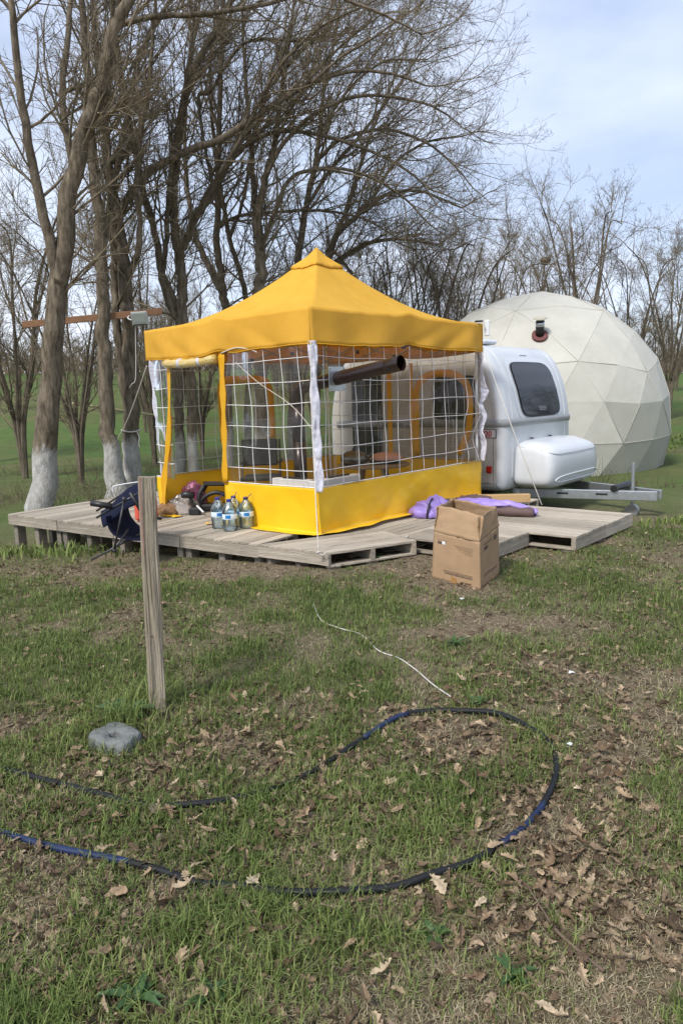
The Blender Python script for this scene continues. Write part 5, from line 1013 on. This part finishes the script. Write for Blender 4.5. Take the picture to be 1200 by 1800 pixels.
# ------------------------------------------------------------------ cardboard box
Lb, Cb, Rb = Vector((.735, 5.80, 0)), Vector((1.055, 5.37, 0)), Vector((1.305, 5.82, 0)); Bb = Lb + Rb - Cb; corners = [Cb, Rb, Bb, Lb]; cen = sum(corners, Vector()) / 4
bx = thing('cardboard_box', (cen.x, cen.y, G(cen.x, cen.y)), 'worn brown cardboard box with its top flaps standing up on the grass', 'box')
HB = [.375, .42, .42, .395]; HT = [.57, .575, .60, .60]
gzb = [G(c.x, c.y) - .005 for c in corners]
def bcorner(i, lv):
    c = corners[i]
    if lv == 0: return Vector((c.x, c.y, gzb[i] + (.0)))
    if lv == 1: p = cen + (c - cen) * .975; return Vector((p.x + (.02 if i == 3 else 0), p.y, HB[i]))
for i in range(4):
    j = (i + 1) % 4; a0, a1, b0, b1 = bcorner(i, 0), bcorner(i, 1), bcorner(j, 0), bcorner(j, 1); n = ((b0 - a0).cross(Vector((0, 0, 1)))).normalized()
    mb = MB(); mb.grid(lambda a, b: (a0 * (1 - a) + b0 * a) * (1 - b) + (a1 * (1 - a) + b1 * a) * b + n * (.014 * (float(fbm(a * 2.4, b * 2.4, i * 5)) - .5) * 2 * math.sin(math.pi * a) - .012 * math.exp(-((a - .55) / .02) ** 2) * (1 if i == 3 else 0) * b), 24, 16); wl = mb.build('wall', M_card, bx, True, solid=.005)
    inn = (-n) * (.055 if i == 3 else .03 if i in (1, 2) else .015)
    def ff(a, b, a1=a1, b1=b1, inn=inn, i=i, j=j, n=n):
        e = .0; p = a1 * (1 - a) + b1 * a; h = (HT[i] * (1 - a) + HT[j] * a) - p.z
        if i == 3: sh = .05 * b * (a if True else 0); p = p + (a1 - b1).normalized() * 0
        k = .010 * (float(vn(a * 14, 2, i)) - .5) + .018 * (float(fbm(a * 4, 5, i)) - .5)
        cl = (1 - math.exp(-a / .04)) * (1 - math.exp(-(1 - a) / .04))
        return p + inn * b * (1 + .6 * (float(fbm(a * 3, b * 2, i + 9)) - .5)) + Vector((0, 0, h * b + k * b)) + n * .010 * (float(fbm(a * 5, b * 5, i + 3)) - .5) * 2 + n * (.006 * math.exp(-(b / .05) ** 2))
    mb = MB(); mb.grid(ff, 26, 10); fl = mb.build('flap', M_card, bx, True, solid=.004)
    if i in (0, 3):
        M_ = lambda a, z, off=.0045: (a0 * (1 - a) + b0 * a) * (1 - z) + (a1 * (1 - a) + b1 * a) * z + n * (off + .012 * 0 + .014 * (float(fbm(a * 2.4, z * 2.4, i * 5)) - .5) * 2 * math.sin(math.pi * a))
        ink = MB()
        def line(a_0, a_1, z, h, gap=.006, mn=.010, mx_=.028, slope=0):
            x = a_0
            while x < a_1:
                l = rr.uniform(mn, mx_); x2 = min(x + l, a_1); zz = z + slope * (x - a_0); ink.add([M_(x, zz), M_(x2, zz), M_(x2, zz + h), M_(x, zz + h)], [(0, 1, 2, 3)]); x = x2 + gap
        if i == 3:                                                   # face towards the camera's left: a from left corner (0) to the front edge (1)
            for k, (z, h) in enumerate([(.235, .012), (.205, .014), (.175, .020)]): line(.25 + .02 * k, .86, z, h)
            line(.63, .84, .055, .034, .004, .018, .03)
            for k in range(5): line(.46 + .06 * k, .86, .80 - .035 * k, .007, .005, .008, .02)
            line(.10, .32, .84, .008)
            line(.10, .20, .765, .05, .003, .03, .04)
        else:
            for k, (z, h) in enumerate([(.22, .014), (.19, .012)]): line(.20, .85, z + .02, h)
            line(.22, .62, .85, .022, .006, .01, .03); line(.22, .40, .74, .07, .01, .05, .07); line(.70, .84, .80, .09, .004, .05, .1)
        ink.build('print', M_ink, wl)['kind'] = 'stuff'
        if i == 3:
            mb = MB(); mb.add([M_(.20, .77), M_(.275, .77), M_(.275, .835), M_(.20, .835)], [(0, 1, 2, 3)]); mb.build('sticker', M_white, wl)
            mb = MB(); mb.add([M_(.42, .02, .006), M_(.56, .02, .006), M_(.54, .13, .006), M_(.45, .16, .006)], [(0, 1, 2, 3)]); mb.build('tape', mat('brown tape', (.33, .18, .06), None, 4, .3), wl)
mb = MB(); mb.add([Vector((c.x, c.y, gzb[k] + .02)) for k, c in enumerate(corners)], [(0, 1, 2, 3)]); mb.build('bottom', M_card, bx, solid=.004)

# ------------------------------------------------------------------ wooden post
pb, ptp = at(277, 1248, 3.38), at(258, 838, 3.40); pb.z = G(pb.x, pb.y) - .05
post = thing('wooden_post', pb, 'weathered grey split wooden post standing in the grass at the left', 'post'); mb = MB(); K = 20
def pf(a, b):
    th = a * 6.2832; c, s = math.cos(th), math.sin(th); x = math.copysign(abs(c) ** .38, c); y = math.copysign(abs(s) ** .38, s)
    d = 1 + .10 * (float(fbm(math.cos(th) * 2 + 4, b * 4 + math.sin(th) * 2, 7)) - .5) * 2 + .05 * (float(fbm(a * 26, b * 2.0, 3)) - .5) * 2
    for a_c, wd_, dp in ((.72, .018, .22), (.80, .010, .12), (.64, .010, .10)): d -= dp * math.exp(-((a - a_c - .02 * math.sin(b * 7)) / wd_) ** 2) * (1 if b < .97 else .5)
    c_ = pb * (1 - b) + ptp * b; return c_ + Matrix.Rotation(.35, 3, 'Z') @ Vector((x * .040 * d, y * .036 * d, .006 * (float(vn(a * 9, 1, 5)) - .5) if b > .98 else 0))
mb.grid(pf, 96, 60); top = [pf(k / 48, 1) for k in range(48)]; mb.add(top, [tuple(range(48))]); mb.build('shaft', M_post, post, True)
mb = MB(); mb.add([pf(.60 + .07 * u_ - .0 * v_, .70 + .30 * v_) + Vector((0, -.0015, 0)) for v_ in [k / 8 for k in range(9)] for u_ in (0, .5, 1 - .0)], [(k * 3 + q, k * 3 + q + 1, k * 3 + q + 4, k * 3 + q + 3) for k in range(8) for q in (0, 1)]); mb.build('reddish_bark', mat('reddish bark', (.20, .10, .085), (.27, .16, .13), 12, .9, .6, 40, stretch=(1, 1, .3)), post, True)
mb = MB(); q = pf(.73, .37); mb.lathe([(0, .004), (.004, .003), (.005, 0)], q + Vector((0, -.004, 0)), 8, Matrix.Rotation(1.57, 3, 'X')); mb.build('nail', M_stick, post)

# ------------------------------------------------------------------ hose, rope, stick, stone, plants, litter
HP = [(-1.75, 2.95), (-1.35, 2.74), (-.96, 2.57), (-.84, 2.51), (-.66, 2.48), (-.47, 2.51), (-.29, 2.59), (-.13, 2.72), (.06, 2.95), (.23, 3.15), (.37, 3.2), (.53, 3.18), (.7, 3.1), (.82, 2.93), (.85, 2.79), (.81, 2.61), (.73, 2.44), (.62, 2.29), (.47, 2.15), (.36, 2.06), (.24, 2.01), (.12, 1.98), (-.04, 1.97), (-.22, 1.98), (-.36, 2.02), (-.5, 2.05), (-.62, 2.1), (-.74, 2.14), (-.83, 2.17), (-1.1, 2.27), (-1.5, 2.45)]
hp = smoothpts([Vector((x, y, G(x, y) + .020 + .005 * math.sin(i * 1.7))) for i, (x, y) in enumerate(HP)], 6)
hs = thing('garden_hose', (.0, 2.5, G(0, 2.5)), 'thick black garden hose looping over the lawn with a blue stretch', 'hose')
mb = MB(); mb.tube(hp, .0122, 12); mb.build('tube', M_hose, hs, True)
mb = MB(); mb.tube(hp[6 * 16 + 2:6 * 18], .0127, 12); mb.build('blue_stretch', M_hoseb, hs, True)
mb = MB(); mb.tube(hp[6 * 8:6 * 9 + 3], .0125, 12); mb.build('blue_stretch', M_hoseb, hs, True)
mb = MB(); mb.tube(hp[6 * 27:], .0125, 12); mb.build('blue_stretch', M_hoseb, hs, True)
RP = [at(551, 1063, 5.1), at(560, 1085, 4.8), at(572, 1098, 4.65), at(600, 1106, 4.5), at(635, 1117, 4.4), at(665, 1140, 4.1), at(700, 1158, 3.95), at(728, 1180, 3.75), at(765, 1212, 3.5), at(812, 1248, 3.25)]
mb = MB(); mb.tube(smoothpts([Vector((p.x, p.y, G(p.x, p.y) + .016 - .008 * (3 < i < 7))) for i, p in enumerate(RP)], 6), .0038, 6); q_ = mb.build('lawn_rope', M_rope, None, True, origin=(0, 4.4, 0)); tag(q_, 'frayed white rope lying across the lawn between deck and hose', 'rope')
def onground(px, py, it=4):
    z = 0
    for _ in range(it):
        a = at(px, py, 1.0) - Vector((0, 0, EYE)); t = (z - EYE) / a.z; p = Vector((0, 0, EYE)) + a * t; z = G(p.x, p.y)
    return Vector((p.x, p.y, z))
SP_ = [onground(*p) for p in ((893, 1500), (905, 1545), (928, 1572), (952, 1610), (975, 1645), (1005, 1675), (1060, 1720))]
stk = thing('fallen_twig', SP_[3], 'long thin reddish-brown twig lying on the grass at the lower right', 'twig')
mb = MB(); mb.tube(smoothpts([p + Vector((0, 0, .022)) for p in SP_], 5), [.0018 + .00011 * k for k in range(31)], 6); mb.build('stem', M_stick, stk, True)
mb = MB(); mb.tube(smoothpts([SP_[2] + Vector((0, 0, .022)), onground(960, 1565) + Vector((0, 0, .03)), onground(1000, 1568) + Vector((0, 0, .025))], 4), .0014, 5); mb.build('side_shoot', M_stick, stk, True)
mb = MB(); mb.tube(smoothpts([SP_[1] + Vector((0, 0, .02)), onground(890, 1520) + Vector((0, 0, .03)), onground(884, 1495) + Vector((0, 0, .03))], 4), .0014, 5); mb.build('side_shoot', M_stick, stk, True)
c = onground(204, 1310); mb = MB(); K = 40; vsr = []
for r, z in ((1.0, 0), (1.0, .035), (.97, .052), (.90, .058), (.55, .055), (.30, .050), (.25, .044), (.23, .0)):
    for k in range(K):
        a = 6.2832 * k / K; sq = 1 / max(abs(math.cos(a)) ** 7 + abs(math.sin(a + .25)) ** 7, 1e-3) ** .14; sq = 1 + (sq - 1) * min(1, max(0, r - .3) * 2)
        dd = 1 + .22 * (float(fbm(math.cos(a) * 2.6 + 3, math.sin(a) * 2.6 + r, 8)) - .5) * 2
        vsr.append(c + Matrix.Rotation(-.35, 3, 'Z') @ Vector((math.cos(a) * .115 * r * sq * dd, math.sin(a) * .088 * r * sq * dd, z + .012 * (float(fbm(math.cos(a) * r * 3, math.sin(a) * r * 3, 2)) - .5) + .004)))
mb.add(vsr, [(i * K + k, i * K + (k + 1) % K, (i + 1) * K + (k + 1) % K, (i + 1) * K + k) for i in range(7) for k in range(K)]); q_ = mb.build('stone_block', M_stone, None, True, origin=c); tag(q_, 'grey stone block with a round hole half buried in the grass', 'stone')
def rosette(px, py, n, ln, wd_, up, label, sd, name='broadleaf_weed'):
    r = random.Random(sd); c = onground(px, py); t = thing(name, c, label, 'weed', 'broad-leaved weeds in the lawn')
    for k in range(n):
        a = 6.283 * k / n + r.uniform(-.4, .4); L = ln * r.uniform(.6, 1.1); u0 = up * r.uniform(.6, 1.2); d = Vector((math.cos(a), math.sin(a), 0)); sd_ = Vector((-d.y, d.x, 0)); tw = r.uniform(-.4, .4)
        def f(i, b, L=L, u0=u0, d=d, sd_=sd_, tw=tw):
            w = wd_ * (math.sin(math.pi * min(1, b ** .8 * .98 + .02)) ** .8) * (1 + .12 * math.sin(b * 30)); return c + d * L * b * math.cos(u0 * (1 - b * .7)) + Vector((0, 0, .008 + L * (math.sin(u0) * b - .55 * b * b * math.sin(u0)))) + sd_ * w * (i - .5) + Vector((0, 0, abs(i - .5) * w * (.5 + tw)))
        mb = MB(); mb.grid(f, 4, 9); mb.build('leaf', M_green, t, True)
rosette(232, 1262, 8, .15, .055, 1.0, 'dock plant with wide leaves between the post foot and the stone', 1)
rosette(200, 1262, 6, .13, .05, 1.1, 'dock plant at the left edge just above the stone', 2)
rosette(240, 1765, 8, .10, .026, .8, 'large-leaved weed in the bottom left corner', 3); rosette(370, 1760, 7, .08, .022, .8, 'leafy weed at the bottom, right of the corner weed', 4)
rosette(800, 1135, 11, .11, .016, .7, 'dandelion rosette in the middle of the lawn below the cardboard box', 5); rosette(838, 1240, 5, .06, .035, .9, 'small round-leaved plant at the end of the white rope', 6)
rosette(870, 1258, 5, .045, .03, .8, 'small broad plant just beyond the top of the hose loop', 7); rosette(478, 985, 8, .12, .03, .9, 'leafy weed under the left deck edge', 8); rosette(660, 985, 10, .14, .04, 1.0, 'bushy weed at the deck edge right of the corner pallet', 9); rosette(598, 998, 8, .10, .02, 1.0, 'grassy weed at the foot of the deck corner', 10)
rosette(905, 1720, 7, .07, .02, .7, 'low weed near the bottom right beside the twig', 11); rosette(760, 1650, 7, .06, .022, .7, 'small weed in the leaf litter at the lower right', 12)
for i, (px, py, s, lb) in enumerate([(1000, 1313, .014, 'small white paper scrap on the lawn at the right edge'), (1004, 1186, .018, 'white scrap near the right edge above the hose'), (812, 1055, .022, 'small white leaf-like scrap below the cardboard box'), (862, 1018, .028, 'pale chip of wood at the right foot of the cardboard box'), (700, 948, .02, 'white crumb of litter on the pallet beside the box')]):
    p = onground(px, py); 
    if i == 4: p = Vector((.62, 6.72, DZ))
    mb = MB(); mb.add([p + Vector((s * math.cos(a + i), s * .7 * math.sin(a + i), .014 + .006 * math.sin(a * 2))) for a in (0, 1.1, 2.3, 3.5, 4.9)], [(0, 1, 2, 3, 4)]); q_ = mb.build('litter_scrap', M_cardtan if i == 3 else M_white, None, origin=p, solid=.003); tag(q_, lb, 'litter')
